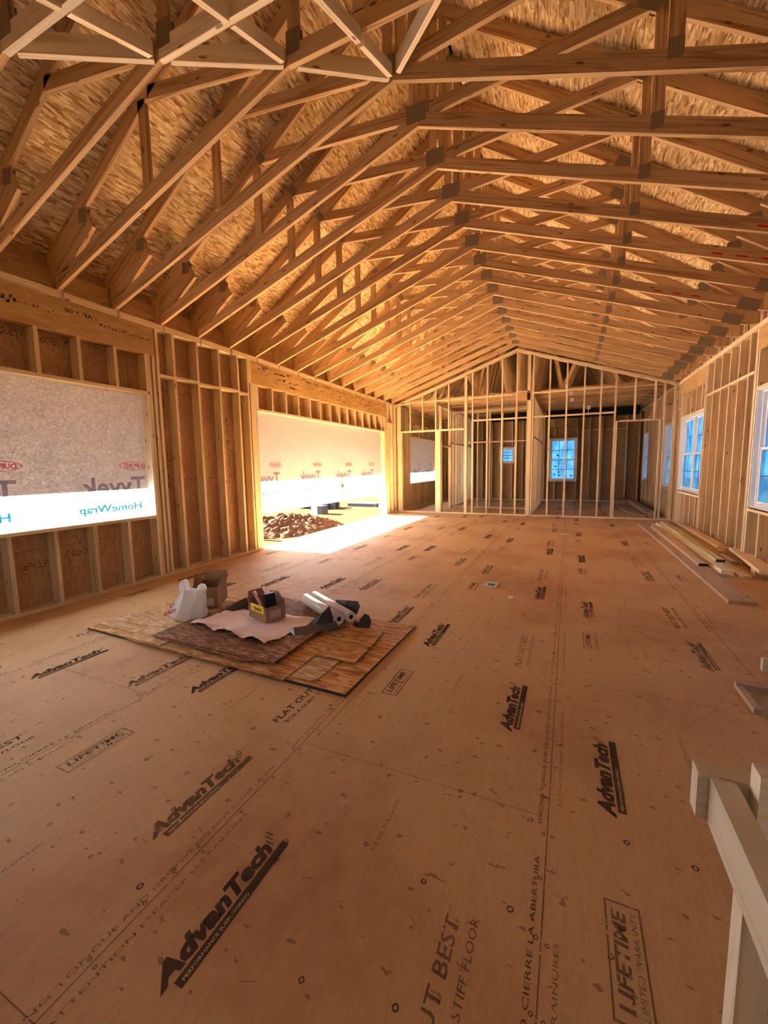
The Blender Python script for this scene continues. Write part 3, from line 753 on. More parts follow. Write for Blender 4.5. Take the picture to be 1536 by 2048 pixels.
# ------------------------------------------------------------------ roof deck and trusses
def topz(x): return TZ - TS * abs(x - XC)
DTK = .165                                         # vertical depth of top chord
EXL, EXR = XO - .45, XR + WD + .45
dk = MB()
y0d, y1d = YF - .3, YB + .3
for sgn, xe in ((-1, EXL), (1, EXR)):
    z_r, z_e = topz(XC) + DTK, topz(xe) + DTK
    ln = math.hypot(xe - XC, z_e - z_r)
    gx = sgn * .018
    p = [(XC + gx, y0d, z_r - .012), (XC + gx, y1d, z_r - .012), (xe, y1d, z_e), (xe, y0d, z_e)]
    uv = [(y0d, 0), (y1d, 0), (y1d, ln), (y0d, ln)]
    dk.face(p, uvs=[(a, b + (7 if sgn > 0 else 0)) for a, b in uv], mi=0)
    q = [(a, b_, c + .02) for a, b_, c in p]; dk.face(list(reversed(q)), uvs=list(reversed(uv)), mi=0)
    dk.face([p[2], p[3], q[3], q[2]], (0, 1, 0), 0); dk.face([p[0], p[3], q[3], q[0]], (1, 0, 0), 0); dk.face([p[1], p[2], q[2], q[1]], (1, 0, 0), 0)
dk.prism([(XC - .3, y0d, topz(XC - .3) + DTK + .03), (XC, y0d, TZ + DTK + .03), (XC + .3, y0d, topz(XC + .3) + DTK + .03), (XC, y0d, TZ + DTK + .05)], (0, y1d - y0d, 0), (0, 1, 0), 1)
# gable ends
for yg in (y0d + .14, YB + .16):
    dk.prism([(XO, yg, 3.7), (XR + WD, yg, 3.7), (XR + WD, yg, topz(XR + WD) + DTK), (XC, yg, TZ + DTK), (XO, yg, topz(XO) + DTK)], (0, .014, 0), (1, 0, 0), 2)
struct(dk.build('ceiling', [M_DECK, M_BLACK, M_SHEATH]))

BD = .125                                          # bottom chord depth (vertical)
T = .038
def member(root, name, a, b, wid, y, m=M_TRUSS, t=T, dy=0):
    """bar in the xz plane between a and b (centre line), root-relative x,z"""
    mb = MB(); L0 = root.location
    A = Vector((a[0], y - t / 2, a[1])); B = Vector((b[0], y - t / 2, b[1])); d = (B - A).normalized(); n = Vector((-d.z, 0, d.x))
    mb.prism([A - n * wid / 2, B - n * wid / 2, B + n * wid / 2, A + n * wid / 2], (0, t, 0), d)
    return mb.build(name, m, root)
def poly(root, name, pts, y, m=M_TRUSS, t=T, g=None):
    mb = MB(); mb.prism([(p[0], y - t / 2, p[1]) for p in pts], (0, t, 0), g); return mb.build(name, m, root)
def plate(root, c, w_, h, ang, y):
    mb = MB(); ca, sa = math.cos(ang), math.sin(ang)
    def q(u, v, yy): return (c[0] + u * ca - v * sa, yy, c[1] + u * sa + v * ca)
    for yy in (y - T / 2 - .0015, y + T / 2): mb.prism([q(-w_ / 2, -h / 2, yy), q(w_ / 2, -h / 2, yy), q(w_ / 2, h / 2, yy), q(-w_ / 2, h / 2, yy)], (0, .0015, 0), (ca, 0, sa))
    return mb.build('nail_plate', M_PLATE, root)
BA = math.atan(SL); TA = math.atan(TS)
def mir(x): return 2 * XC - x
def common(root, y, slider=True):
    """top chords, sliders, heels, ties: shared by every truss of the vault"""
    for s in (0, 1):
        X = (lambda x: x) if s == 0 else mir
        sg = 1 if s == 0 else -1
        xe = XL - WD
        poly(root, 'top_chord', [(X(xe), topz(xe)), (XC, TZ), (XC, TZ + DTK - .004), (X(xe), topz(xe) + DTK - .004)], y, g=(1, 0, sg * TS))
        # slider stiffening the heel: bottom follows the top chord, square cut inner end
        x1 = -4.467
        poly(root, 'slider', [(X(x1), topz(x1)), (X(x1 + .11), topz(x1) - .19), (X(-4.82), 3.30 + .25), (X(XL - .0), ZT + BD + .0), (X(XL), topz(XL))], y, g=(1, 0, sg * TS))
        poly(root, 'heel_block', [(X(xe), ZT), (X(XL + .02), ZT), (X(XL + .02), topz(XL) - .0), (X(xe), topz(xe))], y, t=.042, g=(0, 0, 1))
        plate(root, (X(-4.50), 3.99), .13, .12, sg * (TA + .9), y)
        if s: plate(root, (X(-4.86), 3.49), .24, .13, sg * BA, y)
        mb = MB(); mb.box(X(XL) - .004, X(XL) + .004, y + .02, y + .045, ZT - .10, ZT + .07); mb.box(X(XL) - .004, X(XL) + .03 * sg + .004, y + .019, y + .022, ZT + .0, ZT + .07) if s == 0 else None
        mb.build('hurricane_tie', M_TIE, root)
def full_truss(y, drop=0.0):
    root = empty('roof_truss', (XC, y, ZT)); common(root, y)
    za = ZA - drop
    for s in (0, 1):
        X = (lambda x: x) if s == 0 else mir
        sg = 1 if s == 0 else -1
        zw = ZT + .0
        poly(root, 'bottom_chord', [(X(XL - .0), zw), (XC, za), (XC, za + BD), (X(XL), zw + BD)], y, g=(1, 0, sg * SL))
        xn = XC - 1.86; zn = topz(xn)
        member(root, 'web', (X(XC - .10), za + .12), (X(xn + .02), zn + .055), .11, y)
        member(root, 'web', (X(xn - .07), zn + .02), (X(xn - .07), ZT + SL * (xn - .07 - XL) + BD - .02), .089, y)
        member(root, 'web', (X(XC - .055), za + BD - .02), (X(XC - .055), TZ - .0), .075, y)
        xm = XC - .95
        member(root, 'web', (X(xn + .25), ZT + SL * (xn + .25 - XL) + BD + .55), (X(xm), topz(xm) + .02), .085, y, t=.036) if False else None
        plate(root, (X(xn), zn + .06), .17 if s else .09, .12, sg * TA, y)
        if s: plate(root, (X(xn - .07), ZT + SL * (xn - .07 - XL) + BD * .75), .09, .12, 0, y)
        plate(root, (X(-4.02), ZT + SL * (-4.02 - XL) + BD / 2 + 5), .2, .1, 0, y) if False else None
    plate(root, (XC - .02, za + BD * .95), .20, .16, 0, y)
    return root
def copy_tree(o, parent=None):
    c = o.copy(); COL.objects.link(c)
    if parent is not None: c.parent = parent
    for ch in list(o.children): copy_tree(ch, c)
    return c
ORD = ['first', 'second', 'third', 'fourth', 'fifth', 'sixth', 'seventh', 'eighth', 'ninth', 'tenth', 'eleventh', 'twelfth', 'thirteenth', 'fourteenth', 'fifteenth', 'sixteenth']
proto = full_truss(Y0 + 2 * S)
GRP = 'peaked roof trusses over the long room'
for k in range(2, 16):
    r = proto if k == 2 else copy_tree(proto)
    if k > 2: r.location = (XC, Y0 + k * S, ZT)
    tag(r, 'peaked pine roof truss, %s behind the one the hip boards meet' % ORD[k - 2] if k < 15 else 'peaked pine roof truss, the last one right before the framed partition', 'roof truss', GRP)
    if k in (4, 5, 7):
        mb = MB(); x0 = {4: 1.55, 5: 1.35, 7: 1.0}[k]
        for q in range(3):
            xa = x0 + q * .22; za = ztopx(xa); zb = ztopx(xa + .1); yk = Y0 + k * S
            mb.prism([(xa, yk - .0205, za - .0015), (xa + .1, yk - .0205, zb - .0015), (xa + .1, yk - .0205, zb + .02), (xa, yk - .0205, za + .02)], (0, .041, 0))
        mb.build('red_paint_mark', M_REDP, r)
g1 = full_truss(Y0 + S, .075)
tag(g1, 'peaked roof truss whose apex meets both diagonal hip members, nearest full peak', 'roof truss')
# stepped trusses of the hip end: slope up, flat across, slope down
HIPX = {0: (-1.98, 4.40), -1: (-2.58, 4.175), -2: (-3.16, 3.95), -3: (-3.75, 3.80), -4: (-4.35, 3.60)}
lab = {0: 'flat-topped stepped hip truss nearest the full peaked trusses', -1: 'second stepped hip truss with a flat middle, meeting the left hip diagonal', -2: 'third stepped hip truss with a flat middle, crossing the top left corner',
       -3: 'fourth stepped hip truss, almost overhead of the camera', -4: 'last stepped hip truss, behind the camera side'}
for k in (0, -1, -2, -3, -4):
    y = Y0 + k * S; xn, zn = HIPX[k]
    root = empty('hip_truss', (XC, y, ZT)); tag(root, lab[k], 'roof truss', 'stepped hip trusses above the camera'); common(root, y)
    for s in (0, 1):
        X = (lambda x: x) if s == 0 else mir
        sg = 1 if s == 0 else -1
        poly(root, 'bottom_chord', [(X(XL), ZT), (X(xn), zn), (X(xn), zn + BD), (X(XL), ZT + BD)], y, g=(1, 0, sg * SL))
        xk = XC - 1.9 if k >= -1 else XC - 2.5; 
        if k == 0: xk = XC - 2.09
        if k == -1: xk = XC - 2.48
        if k == -2: xk = XC - 2.85
        zk = topz(xk)
        if xn > xk + .2: member(root, 'web', (X(xn - .06), zn + .10), (X(xk + .02), zk + .05), .11, y)
        if k > -3 and xk > -4.2: member(root, 'web', (X(xk - .07), zk + .02), (X(xk - .07), ZT + SL * (xk - .07 - XL) + BD - .02), .089, y) if k == 0 else None
        member(root, 'web', (X(xn + .05), zn + BD - .01), (X(xn + .05), topz(xn + .05) + .01), .089, y)
        plate(root, (X(xn + .05), zn + BD + .02), .12, .16, 0, y)
    b = MB(); b.prism([(xn, y - T / 2, zn), (mir(xn), y - T / 2, zn), (mir(xn), y - T / 2, zn + BD), (xn, y - T / 2, zn + BD)], (0, T, 0)); b.build('flat_chord', M_PALE if k < 0 else M_TRUSS, root)
    xm = XC; member(root, 'web', (xm, zn + BD - .01), (xm, TZ), .089, y)
# diagonal hip members, one bay long each, and the jacks rising from the front wall
NODES = [(XC, Y0 + S, ZA - .07)] + [(HIPX[k][0], Y0 + k * S, HIPX[k][1]) for k in (0, -1, -2, -3, -4)] 
for s in (0, 1):
    X = (lambda x: x) if s == 0 else mir
    for i in range(5):
        a = Vector((X(NODES[i][0]), NODES[i][1], NODES[i][2])); c = Vector((X(NODES[i + 1][0]), NODES[i + 1][1], NODES[i + 1][2]))
        if i == 0 and s == 1: a += Vector((.03, -.03, 0))
        d = (c - a).normalized(); h = Vector((d.x, d.y, 0)).normalized(); side = Vector((-h.y, h.x, 0)) * T
        A, C = a + d * .045 - side * .5, c - d * .06 - side * .5
        mb = MB(); mb.prism([A, C, C + Vector((0, 0, BD)), A + Vector((0, 0, BD))], side, d)
        o = mb.build('hip_board', M_PALE, None, origin=(a + c) / 2)
        wh = 'left' if s == 0 else 'right'
        tag(o, '%s diagonal hip board, %s bay down from the apex, fixed between two trusses' % (wh, ORD[i]), 'hip board', 'diagonal hip boards above the camera')
for s in (0, 1):
    X = (lambda x: x) if s == 0 else mir
    for i in range(0 if s == 0 else 1, 5):
        x, y, z = NODES[i]; x = X(x); e = empty('jack_rafter', (x, YF, ZT)); q = 0
        while True:
            ya = y - S * q - .022; yb = y - S * (q + 1) + .022; ya -= .06 if q == 0 else 0
            if yb < YF: yb = YF + .002
            if ya - yb < .08: break
            za, zb = z - (y - ya) * .39, z - (y - yb) * .39
            if zb < ZT + .003: yb = y - (z - ZT - .003) / .39; zb = ZT + .003
            if ya - yb < .08: break
            mb = MB(); mb.prism([(x - T / 2, yb, zb), (x - T / 2, ya, za), (x - T / 2, ya, za + BD * .75), (x - T / 2, yb, zb + BD * .75)], (T, 0, 0), (0, 1, .39)); mb.build('lower_chord', M_PALE, e)
            q += 1
            if zb <= ZT + .004: break
        wh = 'on the ridge line' if i == 0 else ('%s jack left of the ridge' % ORD[i - 1] if s == 0 else '%s jack right of the ridge' % ORD[i - 1])
        tag(e, 'sloping jack board rising from the front wall, %s' % wh, 'jack rafter', 'jack boards of the hip end')
# blocking boards between the heels along the left and right plates
for s, x in ((0, XO + .045), (1, XR + WD - .045)):
    for k in range(-5, 24):
        y = Y0 + k * S
        if y + S > YB: break
        o = MB(); o.box(x - .019, x + .019, y + .024, y + S - .024, ZT + .001, ZT + .235); ob = o.build('heel_block', M_SHEATH if s else M_LVL, None, origin=(x, y + S / 2, ZT))
        ob['kind'] = 'structure'; ob.name = 'trim_%d' % (s * 40 + k + 6)
# flat ceiling trusses beyond the partition
def attic(y):
    root = empty('attic_truss', (XC, y, ZT)); common(root, y)
    b = MB(); b.box(XL, XR, y - T / 2, y + T / 2, ZT + .001, ZT + .14); b.build('bottom_chord', M_TRUSS, root)
    ns = [(-3.9, 'b'), (-3.2, 't'), (-2.3, 'b'), (XC - .95, 't')]
    for s in (0, 1):
        X = (lambda x: x) if s == 0 else mir
        pts = [(-3.95, ZT + .12), (-3.2, topz(-3.2) + .02), (-2.55, ZT + .12), (-2.1, topz(-2.1) + .02), (XC - .3, ZT + .12)]
        for a, c in zip(pts, pts[1:]): member(root, 'web', (X(a[0]), a[1]), (X(c[0]), c[1]), .089, y)
    member(root, 'web', (XC, ZT + .12), (XC, TZ), .089, y)
    return root
pa = attic(12.62)
for i in range(9):
    r = pa if i == 0 else copy_tree(pa)
    if i: r.location = (XC, 12.62 + i * .6, ZT)
    tag(r, 'flat-bottomed attic truss beyond the partition, %s one back from the partition' % ORD[i], 'roof truss', 'flat-bottomed trusses over the far rooms')
# small white electrical boxes hung on the partition framing
for i, (x, z, wt) in enumerate(((-.02, 3.33, 'upper'), (.01, 3.16, 'lower'), (-2.10, 3.47, 'left'), (-.12, 3.52, 'top'), (.42, 2.93, 'far'))):
    e = empty('electrical_box', (x, YP + .14, z)); mb = MB(); s_ = .045
    mb.box(x - s_, x + s_, YP + .10, YP + .15, z - s_, z + s_); mb.build('housing', M_WHITE, e)
    mb = MB(); mb.box(x - s_ * .7, x + s_ * .7, YP + .096, YP + .10, z - s_ * .7, z + s_ * .7); mb.build('cover', M_WHITE, e)
    if i == 4: mb = MB(); mb.box(x - .008, x + .008, YP + .11, YP + .125, z - .20, z - s_); mb.build('conduit', M_WHITE, e)
    tag(e, {'upper': 'small white box hung behind the partition, upper of the close pair', 'lower': 'small white box hung behind the partition, lower of the close pair', 'left': 'small white box on the partition plate, left of the peak stud',
            'top': 'small white box at the foot of crossed attic webs', 'far': 'white box with a thin stem hanging under the dark duct'}[wt], 'electrical box')
# dark beam / duct low in the far ceiling
for i, (y, x0, x1) in enumerate(((16.6, -2.9, -1.1), (16.6, -.8, 2.15))):
    mb = MB(); mb.box(x0, x1, y, y + .3, 3.12, 3.379); o = mb.build('air_duct', M_BLACK, None, origin=((x0 + x1) / 2, y, 3.08))
    tag(o, 'black duct under the far ceiling, %s of the bath wall' % ('left' if i == 0 else 'right'), 'duct')

# ------------------------------------------------------------------ lumber along the right wall
def board(label, p_near, p_far, wid, z, thk=.038, m=M_STUD, cap=None, x_is='left', grp='boards stacked along the right wall'):
    a = Vector((p_near[0], p_near[1], 0)); c = Vector((p_far[0], p_far[1], 0)); d = (c - a).normalized(); r = Vector((d.y, -d.x, 0))
    mb = MB(); zz = Vector((0, 0, z))
    mb.prism([a + zz, a + r * wid + zz, c + r * wid + zz, c + zz], (0, 0, thk), d)
    if cap:
        e = empty('lumber_board', (a + c) / 2 + zz); mb.build('plank', m, e); k = MB()
        q = a - d * .002; k.prism([q + zz, q + r * wid + zz, q + r * wid + zz + Vector((0, 0, thk)), q + zz + Vector((0, 0, thk))], -d * .003, (1, 0, 0)); k.build('painted_end', M_BLK, e)
    else: e = mb.build('lumber_board', m, None, origin=(a + c) / 2 + zz)
    return tag(e, label, 'board', grp)
board('wide weathered plank lying nearest the room, its near end sticking out farthest', (1.537, 5.20), (1.529, 11.3), .235, 0.001, m=M_GREY)
board('narrow board with a black end cap lying on the wide plank', (1.655, 6.80), (1.68, 10.6), .11, .040, m=M_GREY, cap=True)
board('lowest pale board right of the wide plank, end darkened', (1.80, 6.42), (1.80, 11.3), .14, 0.001, m=M_PALE)
board('pale board lying on the lowest pale board, beside the black-capped piece', (1.82, 6.46), (1.87, 11.2), .12, .040, m=M_PALE)
board('greenish treated board with a black end on top of the pale boards', (1.885, 6.96), (1.96, 11.2), .105, .079, m=M_GREEN, cap=True)
board('brown flat board on the floor between the pale stack and the wall', (1.985, 6.40), (1.99, 9.8), .12, 0.001, m=M_STUD)
board('thin pale-edged board lying left of the stack beside the wall', (2.145, 7.30), (2.11, 11.0), .085, 0.001, m=M_PALE) 
board('board on the floor against the wall under the short stack', (2.262, 7.2), (2.24, 11.2), .10, 0.001, m=M_STUD)
board('middle board of the short stack by the wall', (2.16, 7.88), (2.21, 10.9), .10, .040, m=M_STUD)
board('upper board of the short stack by the wall', (2.19, 8.05), (2.22, 10.9), .13, .079, thk=.045, m=M_STUD)
board('thick tan beam propped against the wall studs, end facing the camera', (2.17, 6.40), (2.32, 8.0), .18, .079, thk=.045, m=M_PALE) 
board('short cut block carrying the thick tan beam near its end', (2.18, 6.55), (2.20, 6.75), .15, 0.001, thk=.077, m=M_STUD)

# pile beyond the doorway
GP = 'boards piled beyond the far doorway'
board('flat pale plank reaching out of the far doorway pile', (1.72, 13.0), (1.40, 15.6), .20, .001, m=M_GREY, grp=GP)
for i in range(4):
    board('dark board in the far pile behind the doorway, %s from the floor' % ORD[i], (1.98 - .02 * i, 12.95 + .1 * i), (1.98, 16.8), .26 - .03 * i, .001 + .04 * i, m=M_GREY, grp=GP)
for i in range(3):
    board('short dark board stacked left in the far room, %s from the floor' % ORD[i], (1.02, 14.8 + .05 * i), (1.05, 16.2), .26, .001 + .04 * i, m=M_GREY, grp=GP)
for i in range(3):
    board('board lying across the back of the far room pile, %s from the floor' % ORD[i], (1.4 + .03 * i, 16.9), (1.5, 17.6), .7, .001 + .04 * i, m=M_GREY, grp=GP)

# ------------------------------------------------------------------ sheets on the floor
def slab(label, pts, z, t, m=M_SHEET, edge=None, name='osb_sheet', grp='scrap sheets stacked on the floor'):
    mb = MB(); P = [Vector((p[0], p[1], z)) for p in pts]
    n = Vector((0, 0, 0))
    for i in range(len(P)): n += P[i].cross(P[(i + 1) % len(P)])
    if n.z < 0: P.reverse()
    Q = [p + Vector((0, 0, t)) for p in P]
    off = (random.random() * 5, random.random() * 5); g = (P[1] - P[0]).normalized()
    mb.face(Q, g, 0, off=off); mb.face(list(reversed(P)), g, 0, off=off)
    for i in range(len(P)):
        j = (i + 1) % len(P); mb.face([P[i], P[j], Q[j], Q[i]], None, 1 if edge else 0)
    c = sum(P, Vector()) / len(P)
    return tag(mb.build(name, [m] + ([edge] if edge else []), None, origin=c), label, 'wood sheet', grp)
slab('lowest full sheet with dark green edges, directly on the floor', [(-4.03, 2.235), (-1.262, 2.160), (-1.228, 3.395), (-3.98, 3.42)], .0015, .018, M_SHEET, M_GREEN_EDGE)
slab('big tan sheet lying on the green-edged one, covering its left two thirds', [(-3.44, 2.195), (-1.735, 2.150), (-1.735, 3.34), (-3.44, 3.36)], .0205, .011, M_SHEET)
slab('narrow light strip at the far left of the stack', [(-3.99, 2.325), (-3.475, 2.31), (-3.45, 3.3), (-3.95, 3.3)], .0205, .011, M_SHEETL)
slab('pale flaky sheet under the plastic bag, left part of the stack', [(-3.87, 2.43), (-3.47, 2.435), (-3.43, 2.20), (-3.0, 2.19), (-2.95, 3.3), (-3.84, 3.33)], .0325, .011, M_SHEETL)
slab('second dark sheet just under the dark brown top sheet', [(-3.16, 2.285), (-2.15, 2.215), (-2.0, 2.3), (-1.97, 3.2), (-2.9, 3.25)], .0445, .011, M_SHEETD)
slab('dark brown flaky top sheet under the paper and the boxes', [(-3.198, 2.268), (-1.905, 2.255), (-1.93, 3.40), (-2.95, 3.55), (-3.17, 3.3)], .0565, .011, M_SHEETD)
slab('square tan offcut on the right part of the stack', [(-1.722, 2.518), (-1.383, 2.525), (-1.412, 3.122), (-1.73, 3.13)], .0325, .011, M_SHEET)
slab('small short offcut partly under the square tan offcut', [(-1.712, 2.209), (-1.555, 2.205), (-1.515, 2.245), (-1.512, 2.60), (-1.72, 2.60)], .0205, .011, M_SHEETL)

# pinkish paper
def sheet_surface(label, name, corners, nu, nv, hf, m, cat):
    mb = MB(); c = [Vector(q) for q in corners]
    def P(u, v):
        p = (c[0] * (1 - u) + c[1] * u) * (1 - v) + (c[3] * (1 - u) + c[2] * u) * v
        return p + Vector((.012 * noise.noise(Vector((u * 3, v * 4, 5))), .012 * noise.noise(Vector((v * 5, u * 4, 2))), hf(u, v)))
    for i in range(nu):
        for j in range(nv):
            mb.face([P(i / nu, j / nv), P((i + 1) / nu, j / nv), P((i + 1) / nu, (j + 1) / nv), P(i / nu, (j + 1) / nv)], None, 0, smooth=True)
    return tag(mb.build(name, m, None, origin=c[0], weld=True), label, cat)
ZS = .0690
def hf(u, v):
    a = abs(noise.noise(Vector((u * 4, v * 5, 1.7)))) * .03 + abs(noise.noise(Vector((u * 11, v * 4, 4)))) * .016 + abs(noise.noise(Vector((u * 19, v * 17, 9)))) * .006
    return a + .035 * math.exp(-((v - .02) / .13) ** 2) * abs(math.sin(u * 9)) + .002
sheet_surface('crumpled pinkish paper sheet spread under the open cardboard box', 'paper_sheet', [(-3.09, 2.555, ZS), (-2.145, 2.445, ZS), (-2.05, 3.10, ZS), (-3.02, 3.02, ZS)], 40, 28, hf, M_PWRAP, 'paper')

# cardboard boxes
def carton(loc, rot, w_, d, h, label, flaps, extras=None, t=.006, tall_back=0):
    e = empty('cardboard_box', loc); tag(e, label, 'box')
    def tr(x, y, z): c, s = math.cos(rot), math.sin(rot); return Vector((loc[0] + x * c - y * s, loc[1] + x * s + y * c, loc[2] + z))
    def bx(mb, x0, x1, y0, y1, z0, z1, mi=0): mb.prism([tr(x0, y0, z0), tr(x1, y0, z0), tr(x1, y1, z0), tr(x0, y1, z0)], (0, 0, z1 - z0), None, mi)
    mb = MB(); bx(mb, 0, w_, 0, d, 0, t)
    bx(mb, 0, w_, 0, t, t, h); bx(mb, 0, w_, d - t, d, t, h + tall_back); bx(mb, 0, t, t, d - t, t, h); bx(mb, w_ - t, w_, t, d - t, t, h + tall_back)
    mb.build('carton', M_CARD, e)
    for f in flaps:
        fb = MB(); fb.prism([tr(*q) for q in f], (tr(0, 0, 0) - tr(0, 0, 0)) + Vector((0, .004, .002))); fb.build('flap', M_CARD, e)
    return e, tr, bx
A2 = math.atan2(2.905 - 2.767, -2.269 + 2.396) 
# open box with yellow label: near corner (-2.396,2.767), right side to (-2.269,2.905), left side to (-2.62,2.86)
BZ = ZS + .045
e2, tr2, bx2 = carton((-2.396, 2.775, BZ - .015), math.radians(72), .20, .29, .135, 'open cardboard box with a yellow label on the pinkish paper', [
    [(0, .31, .135), (.20, .31, .135), (.17, .34, .22), (.03, .34, .22)], [(.20, 0, .135), (.20, .31, .135), (.21, .25, .205), (.21, .12, .22)]], tall_back=.04)
mb = MB(); mb.prism([tr2(-.002, .03, .075), tr2(-.002, .24, .075), tr2(-.002, .24, .142), tr2(-.002, .03, .142)], tr2(-.002, 0, 0) - tr2(0, 0, 0)); yl = mb.build('yellow_label', M_YEL, e2)
mb = MB()
for i in range(5): mb.prism([tr2(-.005, .07 + .028 * i, .09), tr2(-.005, .085 + .028 * i, .09), tr2(-.005, .085 + .028 * i, .12), tr2(-.005, .07 + .028 * i, .12)], tr2(-.0005, 0, 0) - tr2(0, 0, 0))
lp = mb.build('label_print', M_STAMP, e2); lp.parent = yl
mb = MB(); mb.prism([tr2(.04, -.002, .03), tr2(.15, -.002, .03), tr2(.15, -.002, .10), tr2(.04, -.002, .10)], tr2(0, -.002, 0) - tr2(0, 0, 0)); mb.build('pale_label', M_PAPERL, e2)
mb = MB(); mb.prism([tr2(.08, .09, .02), tr2(.18, .09, .02), tr2(.18, .12, .02), tr2(.08, .12, .02)], tr2(-.01, .03, .20) - tr2(0, 0, 0)); 
tag(mb.build('black_packet', M_BLK, None, origin=tr2(.1, .1, .02)), 'glossy black packet with a white edge standing in the open box', 'packet')
def blob(name, label, cat, c, rad, m, seed, sq=1.0, nu=18, nv=12, amp=.25, top=None):
    mb = MB(); c = Vector(c)
    def P(i, j):
        th = 2 * math.pi * i / nu; ph = math.pi * j / nv
        d = Vector((math.cos(th) * math.sin(ph), math.sin(th) * math.sin(ph), math.cos(ph)))
        k = 1 + amp * noise.noise(d * 1.8 + Vector((seed, 0, 0))) + amp * .5 * noise.noise(d * 4.5 + Vector((0, seed, 0)))
        p = Vector((d.x * rad[0] * k, d.y * rad[1] * k, d.z * rad[2] * k)); p.z = max(p.z, -rad[2] * .85)
        return c + p
    for i in range(nu):
        for j in range(nv):
            q = [P(i, j), P(i, j + 1), P(i + 1, j + 1), P(i + 1, j)]
            if j == 0: q = [P(0, 0), P(i, 1), P(i + 1, 1)]
            if j == nv - 1: q = [P(i, j), P(0, nv), P(i + 1, j)]
            mb.face(q, None, 0, smooth=True)
    return tag(mb.build(name, m, None, origin=c, weld=True), label, cat)
mb = MB()
pk = [(.03, .10, .09), (.06, .20, .10), (.03, .24, .24), (-.02, .18, .26), (.0, .12, .19)]
for s_ in (0, 1):
    mb.face([tr2(x + s_ * .02, y, z) for x, y, z in (pk if s_ else pk[::-1])])
for i in range(5):
    a, c = pk[i], pk[(i + 1) % 5]; mb.face([tr2(*a), tr2(*c), tr2(c[0] + .02, c[1], c[2]), tr2(a[0] + .02, a[1], a[2])])
tag(mb.build('pink_bag', M_PINK, None, origin=tr2(.03, .1, .09)), 'pink and white plastic bag poking out of the open cardboard box', 'bag')
# box behind the plastic bag
e1, tr1, bx1 = carton((-3.42, 2.90, ZS + .002), math.radians(28), .24, .30, .20, 'tall dark cardboard box with raised flaps behind the white bag', [
    [(0, .30, .20), (.24, .30, .20), (.24, .33, .30), (0, .33, .30)], [(.24, 0, .20), (.24, .30, .20), (.27, .28, .28), (.27, .02, .28)], [(0, 0, .20), (0, .3, .20), (-.02, .28, .29), (-.02, .1, .29)]])
mb = MB(); mb.prism([tr1(.11, -.002, .02), tr1(.20, -.002, .02), tr1(.20, -.002, .09), tr1(.11, -.002, .09)], tr1(0, -.002, 0) - tr1(0, 0, 0)); mb.build('shipping_label', M_PAPERL, e1)

# plastic shopping bag
def shopping_bag():
    e = empty('plastic_bag', (-3.32, 2.70, ZS - .02)); mb = MB(); L0 = Vector(e.location)
    # frame facing the camera: u to the right, d away
    u = Vector((.93, .37, 0)).normalized(); d = Vector((-u.y, u.x, 0)); z0 = L0.z
    rows = [ # height, left u, right u, half depth
        (.000, -.10, .20, .09), (.02, -.135, .215, .105), (.06, -.13, .22, .10), (.12, -.10, .215, .085), (.17, -.07, .215, .07), (.22, -.045, .22, .055), (.26, -.03, .225, .04), (.285, -.02, .215, .03)]
    nu = 28
    def P(r, k):
        z, a, b, h = rows[r]; t = 2 * math.pi * k / nu; cx = (a + b) / 2; rx = (b - a) / 2
        x = cx + rx * math.cos(t) * (1 + .05 * noise.noise(Vector((k * .9, r * .8, 1)))); y = h * math.sin(t) + .03 * noise.noise(Vector((k * .55, r * .5, 3))) 
        y += .02 * math.sin(t * 5 + r * .4) * (.3 + z * 2)
        return L0 + u * x + d * y + Vector((0, 0, z + .01 * noise.noise(Vector((k * .7, r, 7))) * (r > 0)))
    for r in range(len(rows) - 1):
        for k in range(nu):
            k2 = (k + 1) % nu; mb.face([P(r, k), P(r, k2), P(r + 1, k2), P(r + 1, k)], None, 0, smooth=True)
    mb.face([P(0, k) for k in range(nu)][::-1], None, 0)
    body = mb.build('bag_body', M_BAG, e, weld=True)
    for (a, b, top, nm) in ((-.02, .065, .375, 0), (.15, .225, .335, 1)):
        hb = MB(); n = 10
        ctr = (a + b) / 2
        # looped handle: band following an arch, front and back strand
        for dy in (-.02, .018):
            pts = []
            for i in range(n + 1):
                t = math.pi * i / n; pts.append((ctr + (b - a) / 2 * math.cos(math.pi - t) * 1.0, .27 + (top - .27) * math.sin(t) ** .7))
            wdt = .022
            for i in range(n):
                (x0, z0_), (x1, z1_) = pts[i], pts[i + 1]
                ix0 = ctr + (x0 - ctr) * .35; ix1 = ctr + (x1 - ctr) * .35; iz0 = .27 + (z0_ - .27) * .62; iz1 = .27 + (z1_ - .27) * .62
                q = [L0 + u * xx + d * (dy + .008 * math.sin(xx * 60)) + Vector((0, 0, zz)) for xx, zz in ((x0, z0_), (x1, z1_), (ix1, iz1), (ix0, iz0))]
                hb.face(q, None, 0, smooth=True)
        hb.build('handle', M_BAG, e, weld=True)
    # red print, slanting with the left panel
    tb = MB(); du = (u * .93 + Vector((0, 0, .30))).normalized(); dv = (Vector((0, 0, 1)) + u * .25).normalized()
    P0 = L0 + u * (-.135) - d * .118 + Vector((0, 0, .060))
    put_text(tb, 'LUNDS', P0, du, dv, .125, .042, 0, .03, .3)
    put_text(tb, 'O', P0 + du * .055 + dv * .062, du, dv, .045, .04, 0, 0, .3)
    tb.build('red_print', M_RED, e).parent = body
    tag(e, 'white plastic shopping bag with red lettering standing on the pale flaky sheet', 'bag')
M_RED = plain('red_print', (0.62, 0.02, 0.04), 0.5)
shopping_bag()

